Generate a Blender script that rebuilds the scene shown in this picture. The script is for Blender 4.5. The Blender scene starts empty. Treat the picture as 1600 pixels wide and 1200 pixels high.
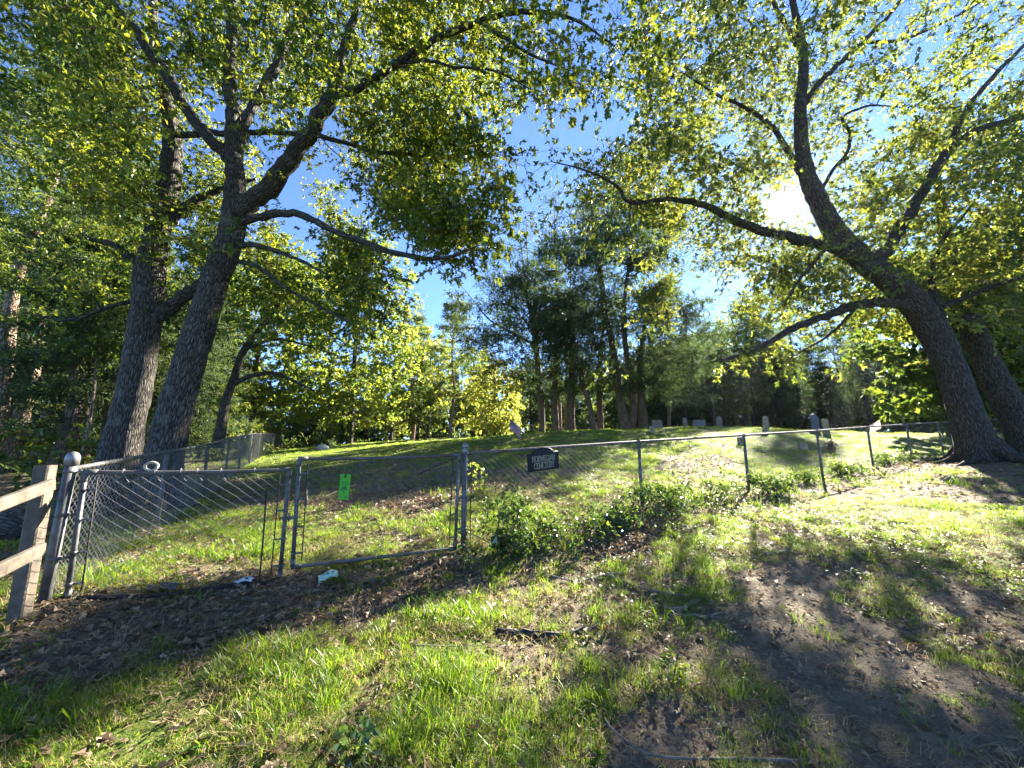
import bpy, math, random
import numpy as np

# ------------------------------------------------------------------ camera, sky, sun, exposure
scene = bpy.context.scene
COL = scene.collection
PITCH = math.radians(9.5)
CAM = np.array([0.0, 0.0, 1.6])
F = 600.0                                            # focal length in pixels of the 1600 px wide photograph
cam_data = bpy.data.cameras.new("camera")
cam_data.sensor_width = 36.0
cam_data.lens = 36.0 * F / 1600.0
cam_data.clip_start = 0.05
cam_data.clip_end = 2000.0
cam = bpy.data.objects.new("camera", cam_data)
cam.location = CAM
cam.rotation_euler = (math.pi / 2 + PITCH, 0, 0)
COL.objects.link(cam)
scene.camera = cam

SUN_AZ = math.atan2(0.703, 0.910)                    # to the right of straight ahead
SUN_EL = math.asin(0.622 / 1.308)
SUN_DIR = np.array([math.sin(SUN_AZ) * math.cos(SUN_EL), math.cos(SUN_AZ) * math.cos(SUN_EL), math.sin(SUN_EL)])

world = bpy.data.worlds.new("World")
scene.world = world
world.use_nodes = True
wn, wl = world.node_tree.nodes, world.node_tree.links
for n in list(wn):
    wn.remove(n)
w_out = wn.new("ShaderNodeOutputWorld")
w_bg = wn.new("ShaderNodeBackground")
w_bg.inputs["Strength"].default_value = 0.06
sky = wn.new("ShaderNodeTexSky")
sky.sky_type = 'NISHITA'
sky.sun_disc = False
sky.sun_elevation = SUN_EL
sky.sun_rotation = SUN_AZ
sky.air_density = 0.8
sky.dust_density = 0.0
sky.ozone_density = 4.5
sky.altitude = 5500.0
# the sun's own disc and the bright aureole round it
w_tc = wn.new("ShaderNodeTexCoord")
w_nrm = wn.new("ShaderNodeVectorMath"); w_nrm.operation = 'NORMALIZE'
w_dot = wn.new("ShaderNodeVectorMath"); w_dot.operation = 'DOT_PRODUCT'
w_dot.inputs[1].default_value = tuple(SUN_DIR)
wl.new(w_tc.outputs["Generated"], w_nrm.inputs[0])
wl.new(w_nrm.outputs[0], w_dot.inputs[0])
w_max = wn.new("ShaderNodeMath"); w_max.operation = 'MAXIMUM'; w_max.inputs[1].default_value = 0.0
wl.new(w_dot.outputs["Value"], w_max.inputs[0])
def lobe(power, amount):
    p = wn.new("ShaderNodeMath"); p.operation = 'POWER'; p.inputs[1].default_value = power
    wl.new(w_max.outputs[0], p.inputs[0])
    m = wn.new("ShaderNodeMath"); m.operation = 'MULTIPLY'; m.inputs[1].default_value = amount
    wl.new(p.outputs[0], m.inputs[0])
    return m
def addn(a, b):
    s = wn.new("ShaderNodeMath"); s.operation = 'ADD'
    wl.new(a.outputs[0], s.inputs[0]); wl.new(b.outputs[0], s.inputs[1])
    return s
glow = addn(addn(lobe(20000.0, 2500.0), lobe(1100.0, 1.1)), lobe(110.0, 0.6))
w_col = wn.new("ShaderNodeMix"); w_col.data_type = 'RGBA'; w_col.blend_type = 'MULTIPLY'
w_col.inputs["Factor"].default_value = 1.0
w_col.inputs["B"].default_value = (1.0, 0.95, 0.86, 1)
wl.new(glow.outputs[0], w_col.inputs["A"])
w_add = wn.new("ShaderNodeMix"); w_add.data_type = 'RGBA'; w_add.blend_type = 'ADD'
w_add.inputs["Factor"].default_value = 1.0
wl.new(sky.outputs[0], w_add.inputs["A"])
wl.new(w_col.outputs["Result"], w_add.inputs["B"])
wl.new(w_add.outputs["Result"], w_bg.inputs["Color"])
wl.new(w_bg.outputs[0], w_out.inputs["Surface"])

sun_data = bpy.data.lights.new("sun", 'SUN')
sun_data.energy = 4.0
sun_data.angle = math.radians(0.6)
sun_data.color = (1.0, 0.93, 0.80)
sun = bpy.data.objects.new("sun", sun_data)
from mathutils import Vector, Matrix
sun.rotation_euler = Vector(SUN_DIR).to_track_quat('Z', 'Y').to_euler()
sun.location = (20, 30, 40)
COL.objects.link(sun)

scene.view_settings.view_transform = 'Standard'
scene.view_settings.look = 'None'
scene.view_settings.gamma = 1.0
scene.view_settings.use_curve_mapping = False
scene.view_settings.exposure = 3.45
scene.cycles.max_bounces = 8
scene.cycles.diffuse_bounces = 4
scene.cycles.transmission_bounces = 5
scene.cycles.transparent_max_bounces = 8
scene.cycles.caustics_reflective = False
scene.cycles.caustics_refractive = False
scene.cycles.sample_clamp_indirect = 6.0
scene.cycles.use_denoising = True

rng = np.random.default_rng(7)
random.seed(7)

# ------------------------------------------------------------------ measuring helpers
CP, SP = math.cos(PITCH), math.sin(PITCH)
def ray(px, py):
    u = (px - 800.0) / F
    v = (600.0 - py) / F
    return np.array([u, CP - v * SP, SP + v * CP])
def at(px, py, Y):
    d = ray(px, py)
    return CAM + d * (Y / d[1])
def project(P):
    P = np.asarray(P, float) - CAM
    zc = P[..., 1] * CP + P[..., 2] * SP
    yc = P[..., 2] * CP - P[..., 1] * SP
    z = np.where(zc > 0.05, zc, np.nan)
    return 800 + F * P[..., 0] / z, 600 - F * yc / z
def in_poly(x, y, poly):
    x = np.asarray(x, float); y = np.asarray(y, float)
    inside = np.zeros(x.shape, bool)
    n = len(poly)
    for i in range(n):
        x0, y0 = poly[i]; x1, y1 = poly[(i + 1) % n]
        if y0 == y1:
            continue
        c = ((y0 > y) != (y1 > y)) & (x < (x1 - x0) * (y - y0) / (y1 - y0) + x0)
        inside ^= c
    return inside
def hash2(ix, iy, seed):
    h = (ix.astype(np.int64) * 374761393 + iy.astype(np.int64) * 668265263 + seed * 974634777) & 0xFFFFFFFF
    h = ((h ^ (h >> 13)) * 1274126177) & 0xFFFFFFFF
    h = h ^ (h >> 16)
    return (h & 0xFFFFFF) / float(0xFFFFFF)
def vnoise(x, y, seed=0):
    x = np.asarray(x, float); y = np.asarray(y, float)
    ix = np.floor(x); iy = np.floor(y)
    fx = x - ix; fy = y - iy
    fx = fx * fx * (3 - 2 * fx); fy = fy * fy * (3 - 2 * fy)
    a = hash2(ix, iy, seed); b = hash2(ix + 1, iy, seed)
    c = hash2(ix, iy + 1, seed); d = hash2(ix + 1, iy + 1, seed)
    return (a * (1 - fx) + b * fx) * (1 - fy) + (c * (1 - fx) + d * fx) * fy
def fbm(x, y, seed=0, oct=4):
    s = 0; amp = 0.5; t = 0
    for o in range(oct):
        s = s + amp * vnoise(x * 2 ** o + 17.3 * o, y * 2 ** o - 9.1 * o, seed + o)
        t += amp; amp *= 0.5
    return s / t

# ------------------------------------------------------------------ terrain
CTRL = np.array([
    (0, 0, 0), (0, 2, .07), (-3, 2, .22), (3, 2, .12), (-6, 2, .35), (6, 2, .32), (10, 3, .7), (0, -6, -.2), (-8, -5, -.1), (8, -5, .2),
    (-3.45, 3.13, .46), (-2.15, 3.88, .41), (-.6, 4.74, .41), (2.03, 6.15, .67), (4.62, 7.67, .78), (7.24, 9.13, .95), (9.83, 10.63, 1.13),
    (12.43, 12.1, 1.32), (15, 13.6, 1.45), (11.3, 9.3, 1.32), (14, 8, 1.4), (20, 10, 1.8), (5, 5, .45), (8, 6, .75), (3, 4, .3), (14, 4, 1.2),
    (-5.2, 5.65, .5), (-6.69, 8.26, .55), (-9.6, 13.5, .85), (-13.7, 20.7, 1.15), (-21, 33.75, 1.4), (-28, 46, 1.5),
    (-10, 5, .5), (-16, 10, .6), (-30, 20, 1.0), (-20, 2, .2), (-2.5, 6.5, .68),
    (0, 6.6, .75), (0, 8, 1.0), (0, 10, 1.33), (-4, 8, .75), (-4, 12, 1.1), (0, 15, 1.9), (4, 12, 1.5), (3, 17, 2.3), (6.5, 19, 2.5),
    (12, 20, 2.65), (17, 19, 2.3), (10, 15, 1.9), (-5, 20, 1.8), (0, 25, 2.3), (-6, 35, 2.5), (-15, 33, 1.85), (5, 30, 2.65), (20, 30, 2.6),
    (0, 60, 2.7), (-40, 60, 1.6), (40, 50, 2.6), (80, 80, 3), (-80, 80, 2), (0, 130, 3), (120, 0, 2.5), (-120, 0, .5), (0, -120, -.3), (120, -120, .5),
    (-120, -120, 0), (-130, 140, 2), (130, 140, 3)], float)
def tps_k(r2):
    return np.where(r2 > 1e-9, 0.5 * r2 * np.log(np.maximum(r2, 1e-12)), 0)
def tps_fit(C, lam=0.03):
    n = len(C); xy = C[:, :2]
    d2 = ((xy[:, None] - xy[None]) ** 2).sum(-1)
    K = tps_k(d2) + lam * np.eye(n)
    Pm = np.c_[np.ones(n), xy]
    A = np.block([[K, Pm], [Pm.T, np.zeros((3, 3))]])
    return np.linalg.solve(A, np.r_[C[:, 2], 0, 0, 0])
TW = tps_fit(CTRL)
def height(x, y):
    x = np.asarray(x, float); y = np.asarray(y, float)
    shp = x.shape
    xf = np.clip(x.ravel(), -150, 150); yf = np.clip(y.ravel(), -140, 150)
    out = np.empty(xf.shape)
    for s in range(0, len(xf), 20000):
        a = xf[s:s + 20000]; b = yf[s:s + 20000]
        d2 = (a[:, None] - CTRL[None, :, 0]) ** 2 + (b[:, None] - CTRL[None, :, 1]) ** 2
        out[s:s + 20000] = tps_k(d2) @ TW[:len(CTRL)] + TW[-3] + TW[-2] * a + TW[-1] * b
    z = out.reshape(shp)
    z = z + 0.06 * (fbm(x * .9, y * .9, 3, 3) - .5) + 0.035 * (fbm(x * 4, y * 4, 11, 3) - .5)
    return z
def hz(x, y):
    return float(height(np.array([x]), np.array([y]))[0])
# ray-march a photo pixel onto the ground
def gp(px, py, far=60.0):
    d = ray(px, py); d = d / np.linalg.norm(d)
    t = np.concatenate([np.arange(1.0, 12, .02), np.arange(12, far, .1)])
    P = CAM + t[:, None] * d
    below = P[:, 2] < height(P[:, 0], P[:, 1])
    i = int(np.argmax(below)) if below.any() else len(t) - 1
    p = P[i].copy(); p[2] = hz(p[0], p[1])
    return p

# ------------------------------------------------------------------ mesh helpers
def make_mesh(name, V, polys, mats, tint=None, tc=None, smooth=None):
    """polys: list of (array (n,k), material index, smooth)"""
    me = bpy.data.meshes.new(name)
    V = np.asarray(V, np.float32)
    me.vertices.add(len(V))
    me.vertices.foreach_set("co", V.ravel())
    loops = []; starts = []; mi = []; sm = []; s = 0
    for arr, m, smo in polys:
        arr = np.asarray(arr, np.int32)
        if len(arr) == 0:
            continue
        n, k = arr.shape
        loops.append(arr.ravel())
        starts.append(s + np.arange(n) * k)
        s += n * k
        mi.append(np.full(n, m, np.int32)); sm.append(np.full(n, smo, bool))
    loops = np.concatenate(loops); starts = np.concatenate(starts).astype(np.int32)
    me.loops.add(len(loops)); me.loops.foreach_set("vertex_index", loops)
    me.polygons.add(len(starts)); me.polygons.foreach_set("loop_start", starts)
    me.polygons.foreach_set("material_index", np.concatenate(mi))
    me.update(calc_edges=True)
    me.polygons.foreach_set("use_smooth", np.concatenate(sm))
    for m in mats:
        me.materials.append(m)
    if tint is not None:
        a = me.attributes.new("tint", 'FLOAT', 'POINT')
        a.data.foreach_set("value", np.asarray(tint, np.float32))
    if tc is not None:
        a = me.attributes.new("tc", 'FLOAT_VECTOR', 'POINT')
        a.data.foreach_set("vector", np.asarray(tc, np.float32).ravel())
    return me
class MB:
    """collects pieces of geometry that become ONE mesh object"""
    def __init__(self):
        self.v = []; self.p = []; self.t = []; self.tc = []; self.n = 0
    def add(self, V, faces, mat=0, smooth=False, tint=None, tc=None):
        V = np.asarray(V, float).reshape(-1, 3)
        if not isinstance(faces, list) or (len(faces) and np.isscalar(faces[0])):
            faces = [faces]
        groups = {}
        for f in faces:
            f = np.asarray(f, np.int64)
            if f.ndim == 1:
                f = f[None]
            groups.setdefault(f.shape[1], []).append(f)
        for k, g in groups.items():
            self.p.append((np.concatenate(g) + self.n, mat, smooth))
        self.v.append(V)
        if tint is None:
            tint = np.full(len(V), .5)
        self.t.append(np.broadcast_to(np.asarray(tint, float), (len(V),)))
        self.tc.append(V if tc is None else np.asarray(tc, float))
        self.n += len(V)
    def mesh(self, name, mats):
        return make_mesh(name, np.concatenate(self.v), self.p, mats, np.concatenate(self.t), np.concatenate(self.tc))
    def build(self, name, mats, parent=None, origin=None):
        if not isinstance(mats, (list, tuple)):
            mats = [mats]
        if origin is None and parent is not None:
            origin = np.zeros(3); q_ = parent
            while q_ is not None:
                origin = origin + np.array(q_.location); q_ = q_.parent
        if origin is not None:
            self.v = [v - np.asarray(origin) for v in self.v]
        o = bpy.data.objects.new(name, self.mesh(name, mats))
        COL.objects.link(o)
        if parent is not None:
            o.parent = parent
        elif origin is not None:
            o.location = origin
        return o
    def box(self, c, size, R=None, mat=0, bev=0.0):
        h = np.asarray(size, float) / 2
        b = min(bev, h.min() * .9)
        if b <= 0:
            V = np.array([(x, y, z) for z in (-1, 1) for y in (-1, 1) for x in (-1, 1)], float) * h
            fs = [np.array([(0, 2, 3, 1), (4, 5, 7, 6), (0, 1, 5, 4), (2, 6, 7, 3), (0, 4, 6, 2), (1, 3, 7, 5)])]
        else:
            i = h - b
            ring = []
            for z, in_ in ((-h[2], b), (-i[2], 0), (i[2], 0), (h[2], b)):
                a0, a1 = h[0] - in_, h[1] - in_
                c0, c1 = i[0] - in_ * .3, i[1] - in_ * .3
                ring.append([(a0, -c1, z), (a0, c1, z), (c0, a1, z), (-c0, a1, z), (-a0, c1, z), (-a0, -c1, z), (-c0, -a1, z), (c0, -a1, z)])
            V = np.array(ring, float).reshape(-1, 3)
            q = []
            for r in range(3):
                for k in range(8):
                    q.append((r * 8 + k, r * 8 + (k + 1) % 8, (r + 1) * 8 + (k + 1) % 8, (r + 1) * 8 + k))
            fs = [np.array(q), np.array([list(range(7, -1, -1))]), np.array([[24 + k for k in range(8)]])]
        if R is not None:
            V = V @ np.asarray(R).T
        self.add(V + np.asarray(c), fs, mat)
    def tube(self, pts, radii, sides=8, mat=0, caps=True, rough=0.0, tint=None, seed=0, smooth=True):
        V, fs, tc = tube_geo(pts, radii, sides, caps, rough, seed)
        self.add(V, fs, mat, smooth, tint, tc)
def catmull(P, sub):
    P = np.asarray(P, float)
    if len(P) < 3 or sub <= 1:
        return P
    Q = np.vstack([2 * P[0] - P[1], P, 2 * P[-1] - P[-2]])
    out = []
    for i in range(1, len(Q) - 2):
        for k in range(sub):
            t = k / sub
            out.append(0.5 * ((2 * Q[i]) + (-Q[i - 1] + Q[i + 1]) * t + (2 * Q[i - 1] - 5 * Q[i] + 4 * Q[i + 1] - Q[i + 2]) * t * t
                              + (-Q[i - 1] + 3 * Q[i] - 3 * Q[i + 1] + Q[i + 2]) * t ** 3))
    out.append(P[-1])
    return np.array(out)
def tube_geo(pts, radii, sides, caps=True, rough=0.0, seed=0):
    P = np.asarray(pts, float); r = np.broadcast_to(np.asarray(radii, float), (len(P),))
    T = np.gradient(P, axis=0)
    T /= np.linalg.norm(T, axis=1)[:, None] + 1e-12
    up = np.array([0, 0, 1.0]) if abs(T[0][2]) < .9 else np.array([0, 1.0, 0])
    N = np.empty_like(P)
    n = np.cross(up, T[0]); n /= np.linalg.norm(n)
    for i in range(len(P)):
        n = n - T[i] * (n @ T[i]); n /= np.linalg.norm(n) + 1e-12
        N[i] = n
    B = np.cross(T, N)
    a = np.arange(sides) / sides * 2 * np.pi
    L = np.r_[0, np.cumsum(np.linalg.norm(np.diff(P, axis=0), axis=1))]
    rr = np.repeat(r[:, None], sides, 1)
    if rough > 0:
        ca, sa = np.cos(a), np.sin(a)
        rr = rr * (1 + rough * 2 * (fbm(3 + ca[None] * 1.6 + L[:, None] * .9, sa[None] * 1.6 + L[:, None] * .7, seed + 5, 3) - .5))
    V = P[:, None] + rr[..., None] * (np.cos(a)[None, :, None] * N[:, None] + np.sin(a)[None, :, None] * B[:, None])
    tc = np.stack([rr * np.cos(a)[None], rr * np.sin(a)[None], np.repeat(L[:, None], sides, 1)], -1)
    m = len(P)
    i = np.arange(m - 1)[:, None] * sides; k = np.arange(sides)[None]; k2 = (k + 1) % sides
    q = np.stack([i + k, i + k2, i + sides + k2, i + sides + k], -1).reshape(-1, 4)
    fs = [q]
    if caps and sides > 2:
        fs.append(np.array([list(range(sides - 1, -1, -1))]))
        fs.append(np.array([[(m - 1) * sides + j for j in range(sides)]]))
    return V.reshape(-1, 3), fs, tc.reshape(-1, 3)
def unit(v):
    v = np.asarray(v, float)
    return v / (np.linalg.norm(v, axis=-1, keepdims=True) + 1e-12)
def frames(d, nrm):
    x = unit(d)
    z = nrm - x * (nrm * x).sum(-1, keepdims=True)
    z = unit(z)
    y = np.cross(z, x)
    return np.stack([x, y, z], -1)                    # columns
def scatter(mb, tv, tfs, pos, R, s, mat=0, tint=None, smooth=False):
    n = len(pos); k = len(tv)
    s = np.asarray(s, float)
    if s.ndim == 1:
        s = s[:, None]
    V = pos[:, None] + np.einsum('nij,nkj->nki', R, tv[None] * s[:, None, :] if s.shape[1] == 3 else tv[None] * s[:, None])
    off = (np.arange(n) * k)[:, None, None]
    fs = [(np.asarray(f)[None] + off).reshape(-1, np.asarray(f).shape[1]) for f in tfs]
    t = np.repeat(np.full(n, .5) if tint is None else tint, k)
    mb.add(V.reshape(-1, 3), fs, mat, smooth, t)
def empty(name, loc, rz=0.0):
    o = bpy.data.objects.new(name, None)
    o.empty_display_size = .2
    o.location = tuple(float(c) for c in loc)
    o.rotation_euler = (0, 0, rz)
    COL.objects.link(o)
    return o
def tag(o, label=None, cat=None, group=None, kind=None):
    if label: o["label"] = label
    if cat: o["category"] = cat
    if group: o["group"] = group
    if kind: o["kind"] = kind
    return o
def copy_thing(o, loc, rz=0.0, s=1.0):
    c = o.copy(); COL.objects.link(c)
    c.location = tuple(float(v) for v in loc); c.rotation_euler = (0, 0, rz); c.scale = (s, s, s)
    for ch in list(o.children):
        d = ch.copy(); COL.objects.link(d); d.parent = c
        for g in list(ch.children):
            e = g.copy(); COL.objects.link(e); e.parent = d
    return c

# ------------------------------------------------------------------ materials
def new_mat(name):
    m = bpy.data.materials.new(name); m.use_nodes = True
    nt = m.node_tree
    for n in list(nt.nodes):
        nt.nodes.remove(n)
    out = nt.nodes.new("ShaderNodeOutputMaterial")
    return m, nt, out
def N(nt, t, **kw):
    n = nt.nodes.new(t)
    for k, v in kw.items():
        setattr(n, k, v)
    return n
def ramp(nt, fac, stops):
    r = nt.nodes.new("ShaderNodeValToRGB")
    e = r.color_ramp.elements
    e[0].position = stops[0][0]; e[0].color = (*stops[0][1], 1)
    e[1].position = stops[-1][0]; e[1].color = (*stops[-1][1], 1)
    for p, c in stops[1:-1]:
        x = e.new(p); x.color = (*c, 1)
    nt.links.new(fac, r.inputs[0])
    return r.outputs[0]
def noise(nt, vec, scale, detail=4, rough=.55):
    n = nt.nodes.new("ShaderNodeTexNoise")
    n.inputs["Scale"].default_value = scale; n.inputs["Detail"].default_value = detail; n.inputs["Roughness"].default_value = rough
    if vec is not None:
        nt.links.new(vec, n.inputs["Vector"])
    return n.outputs[0]
def mixc(nt, fac, a, b, mode='MIX'):
    m = nt.nodes.new("ShaderNodeMix"); m.data_type = 'RGBA'; m.blend_type = mode
    for sock, v in (("Factor", fac), ("A", a), ("B", b)):
        if isinstance(v, (int, float)):
            m.inputs[sock].default_value = v
        elif isinstance(v, tuple):
            m.inputs[sock].default_value = (*v, 1)
        else:
            nt.links.new(v, m.inputs[sock])
    return m.outputs["Result"]
def leaf_mat(name, stops, trans_stops, fac=.5, rough=.45, spec=.35):
    m, nt, out = new_mat(name)
    at_ = N(nt, "ShaderNodeAttribute", attribute_name="tint")
    c1 = ramp(nt, at_.outputs["Fac"], stops)
    c2 = ramp(nt, at_.outputs["Fac"], trans_stops)
    p = N(nt, "ShaderNodeBsdfPrincipled")
    p.inputs["Roughness"].default_value = rough
    p.inputs["Specular IOR Level"].default_value = spec
    nt.links.new(c1, p.inputs["Base Color"])
    t = N(nt, "ShaderNodeBsdfTranslucent")
    nt.links.new(c2, t.inputs["Color"])
    mx = N(nt, "ShaderNodeMixShader"); mx.inputs[0].default_value = fac
    nt.links.new(p.outputs[0], mx.inputs[1]); nt.links.new(t.outputs[0], mx.inputs[2])
    nt.links.new(mx.outputs[0], out.inputs["Surface"])
    return m
def plain_mat(name, col, rough=.6, metal=0.0, var=.25, scale=12, bump=0.0, col2=None, spec=.5):
    m, nt, out = new_mat(name)
    tc = N(nt, "ShaderNodeTexCoord").outputs["Object"]
    nz = noise(nt, tc, scale, 5)
    if col2 is None:
        col2 = tuple(c * (1 - var) for c in col)
    c = ramp(nt, nz, [(.35, col2), (.65, col)])
    p = N(nt, "ShaderNodeBsdfPrincipled")
    p.inputs["Roughness"].default_value = rough; p.inputs["Metallic"].default_value = metal
    p.inputs["Specular IOR Level"].default_value = spec
    nt.links.new(c, p.inputs["Base Color"])
    if bump > 0:
        b = N(nt, "ShaderNodeBump"); b.inputs["Strength"].default_value = .6; b.inputs["Distance"].default_value = bump
        nt.links.new(noise(nt, tc, scale * 4, 6, .65), b.inputs["Height"])
        nt.links.new(b.outputs[0], p.inputs["Normal"])
    nt.links.new(p.outputs[0], out.inputs["Surface"])
    return m
def bark_mat(name, dark, mid, light, lichen, ridge=26.0, stretch=.16, bump=.03, lich=.58):
    m, nt, out = new_mat(name)
    a = N(nt, "ShaderNodeAttribute", attribute_name="tc")
    mp = N(nt, "ShaderNodeMapping"); mp.inputs["Scale"].default_value = (1, 1, stretch)
    nt.links.new(a.outputs["Vector"], mp.inputs["Vector"])
    wob = noise(nt, mp.outputs[0], 9, 3)
    ad = N(nt, "ShaderNodeVectorMath", operation='MULTIPLY_ADD')
    ad.inputs[1].default_value = (.05, .05, .05)
    cmb = N(nt, "ShaderNodeCombineXYZ")
    for i in range(3):
        nt.links.new(wob, cmb.inputs[i])
    nt.links.new(cmb.outputs[0], ad.inputs[0]); nt.links.new(mp.outputs[0], ad.inputs[2])
    v = N(nt, "ShaderNodeTexVoronoi", feature='DISTANCE_TO_EDGE'); v.inputs["Scale"].default_value = ridge
    nt.links.new(ad.outputs[0], v.inputs["Vector"])
    fine = noise(nt, a.outputs["Vector"], 40, 5, .65)
    mul = N(nt, "ShaderNodeMath", operation='MULTIPLY_ADD'); mul.inputs[1].default_value = 2.2
    nt.links.new(v.outputs["Distance"], mul.inputs[0])
    sc = N(nt, "ShaderNodeMath", operation='MULTIPLY'); sc.inputs[1].default_value = .55
    nt.links.new(fine, sc.inputs[0]); nt.links.new(sc.outputs[0], mul.inputs[2])
    c = ramp(nt, mul.outputs[0], [(.22, dark), (.5, mid), (.85, light)])
    big = noise(nt, a.outputs["Vector"], 2.6, 6, .6)
    lm = ramp(nt, big, [(lich, (0, 0, 0)), (lich + .1, (1, 1, 1))])
    c = mixc(nt, lm, c, mixc(nt, .6, c, lichen))
    p = N(nt, "ShaderNodeBsdfPrincipled"); p.inputs["Roughness"].default_value = .9; p.inputs["Specular IOR Level"].default_value = .2
    nt.links.new(c, p.inputs["Base Color"])
    b = N(nt, "ShaderNodeBump"); b.inputs["Strength"].default_value = 1.0; b.inputs["Distance"].default_value = bump
    nt.links.new(mul.outputs[0], b.inputs["Height"]); nt.links.new(b.outputs[0], p.inputs["Normal"])
    nt.links.new(p.outputs[0], out.inputs["Surface"])
    return m
M = {}
M['oak_leaf'] = leaf_mat('oak_leaf', [(0, (.035, .075, .012)), (.5, (.06, .11, .016)), (1, (.12, .15, .022))],
                         [(0, (.07, .12, .008)), (.5, (.27, .32, .018)), (1, (.5, .47, .04))], .5, .4, .4)
M['oak_leaf_cool'] = leaf_mat('oak_leaf_cool', [(0, (.035, .07, .018)), (.5, (.055, .095, .022)), (1, (.11, .14, .03))],
                         [(0, (.075, .12, .02)), (.5, (.24, .29, .03)), (1, (.48, .45, .06))], .48, .4, .4)
M['maple_leaf'] = leaf_mat('maple_leaf', [(0, (.05, .1, .02)), (.5, (.09, .15, .025)), (1, (.16, .2, .035))],
                           [(0, (.13, .21, .025)), (.5, (.29, .35, .035)), (1, (.5, .5, .07))], .52, .5, .3)
M['yellow_leaf'] = leaf_mat('yellow_leaf', [(0, (.15, .17, .03)), (1, (.26, .26, .06))],
                            [(0, (.38, .43, .05)), (1, (.66, .64, .12))], .5, .5, .3)
M['wood_leaf'] = leaf_mat('wood_leaf', [(0, (.03, .06, .014)), (.6, (.05, .09, .02)), (1, (.1, .12, .025))],
                          [(0, (.07, .13, .015)), (.6, (.17, .23, .02)), (1, (.36, .38, .04))], .46, .5, .3)
M['cedar_leaf'] = leaf_mat('cedar_leaf', [(0, (.028, .055, .027)), (.6, (.05, .082, .034)), (1, (.09, .115, .04))],
                           [(0, (.045, .08, .025)), (.6, (.08, .125, .03)), (1, (.18, .21, .045))], .4, .6, .25)
M['pine_leaf'] = leaf_mat('pine_leaf', [(0, (.035, .07, .018)), (.6, (.06, .1, .022)), (1, (.11, .14, .03))],
                          [(0, (.06, .11, .02)), (.6, (.14, .2, .025)), (1, (.34, .36, .05))], .4, .5, .3)
M['shrub_leaf'] = leaf_mat('shrub_leaf', [(0, (.03, .065, .018)), (.6, (.055, .1, .025)), (1, (.1, .14, .04))],
                           [(0, (.07, .14, .015)), (.6, (.16, .24, .025)), (1, (.3, .34, .04))], .35, .24, .7)
M['grass'] = leaf_mat('grass', [(0, (.045, .1, .012)), (.5, (.08, .15, .018)), (.8, (.15, .185, .03)), (1, (.29, .24, .11))],
                      [(0, (.15, .28, .01)), (.5, (.32, .48, .02)), (.8, (.48, .52, .05)), (1, (.55, .46, .17))], .5, .4, .4)
M['dry_grass'] = leaf_mat('dry_grass', [(0, (.24, .18, .09)), (1, (.36, .28, .15))], [(0, (.4, .3, .14)), (1, (.55, .42, .2))], .4, .6, .2)
M['litter'] = leaf_mat('litter', [(0, (.06, .04, .022)), (.4, (.15, .105, .06)), (.75, (.24, .175, .105)), (1, (.32, .26, .175))],
                       [(0, (.08, .04, .02)), (1, (.3, .2, .1))], .2, .55, .3)
M['oak_bark'] = bark_mat('oak_bark', (.012, .010, .008), (.06, .052, .044), (.15, .135, .115), (.17, .175, .14), 32, .17, .04, .57)
M['oak_bark_brown'] = bark_mat('oak_bark_brown', (.014, .011, .009), (.05, .04, .032), (.115, .095, .078), (.13, .13, .11), 32, .15, .04, .62)
M['dark_bark'] = bark_mat('dark_bark', (.015, .012, .01), (.05, .042, .034), (.11, .095, .08), (.12, .13, .1), lich=.66)
M['cedar_bark'] = bark_mat('cedar_bark', (.04, .024, .016), (.11, .07, .05), (.22, .16, .12), (.2, .18, .15), 34, .05, .025, .66)
M['pine_bark'] = bark_mat('pine_bark', (.045, .03, .02), (.16, .11, .075), (.3, .23, .17), (.26, .24, .2), 18, .3, .03, .6)
M['twig'] = plain_mat('twig', (.07, .06, .05), .9, 0, .4, 30)
M['dead_wood'] = plain_mat('dead_wood', (.21, .18, .145), .9, 0, .55, 9, .01, (.07, .06, .045))
M['galv'] = plain_mat('galvanised_steel', (.145, .143, .137), .62, .4, .45, 9, .0012, (.06, .058, .055))
M['galv_rust'] = plain_mat('rusty_rail_steel', (.075, .05, .038), .7, .4, .4, 5, .001, (.13, .125, .12))
M['cap'] = plain_mat('cast_cap', (.22, .22, .215), .5, .6, .25, 14, .0008)
M['wire'] = plain_mat('fence_wire', (.22, .218, .21), .7, .15, .4, 3)
M['plank'] = plain_mat('weathered_plank', (.13, .1, .07), .85, 0, .3, 14, .006, (.06, .048, .034))
M['black'] = plain_mat('sign_black', (.012, .012, .014), .5, 0, .2, 20, spec=.2)
M['gold'] = plain_mat('sign_lettering', (.22, .19, .13), .5, .2, .2, 20)
M['tag_green'] = leaf_mat('tag_green', [(0, (.16, .55, .09)), (1, (.16, .55, .09))], [(0, (.22, .75, .1)), (1, (.22, .75, .1))], .55, .6, .2)
M['tag_ink'] = plain_mat('tag_ink', (.03, .16, .035), .8, 0, .1)
M['paper_green'] = plain_mat('paper_green', (.4, .58, .45), .8, 0, .1)
M['paper_white'] = plain_mat('paper_white', (.5, .54, .54), .8, 0, .15)
M['ink_grey'] = plain_mat('ink_grey', (.08, .2, .12), .8)
M['purple'] = plain_mat('wrapper_purple', (.07, .05, .1), .45, 0, .4, 30)
M['iron'] = plain_mat('rusty_iron', (.035, .026, .022), .8, .3, .4, 20)
M['cream'] = plain_mat('cream_hose', (.36, .32, .24), .6, 0, .3)
M['stone'] = plain_mat('grave_stone', (.2, .175, .145), .9, 0, .5, 7, .006)
M['stone_tan'] = plain_mat('grave_stone_tan', (.3, .25, .18), .9, 0, .45, 7, .006)
M['stone_dark'] = plain_mat('grave_stone_dark', (.02, .022, .028), .3, 0, .3, 7)
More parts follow.
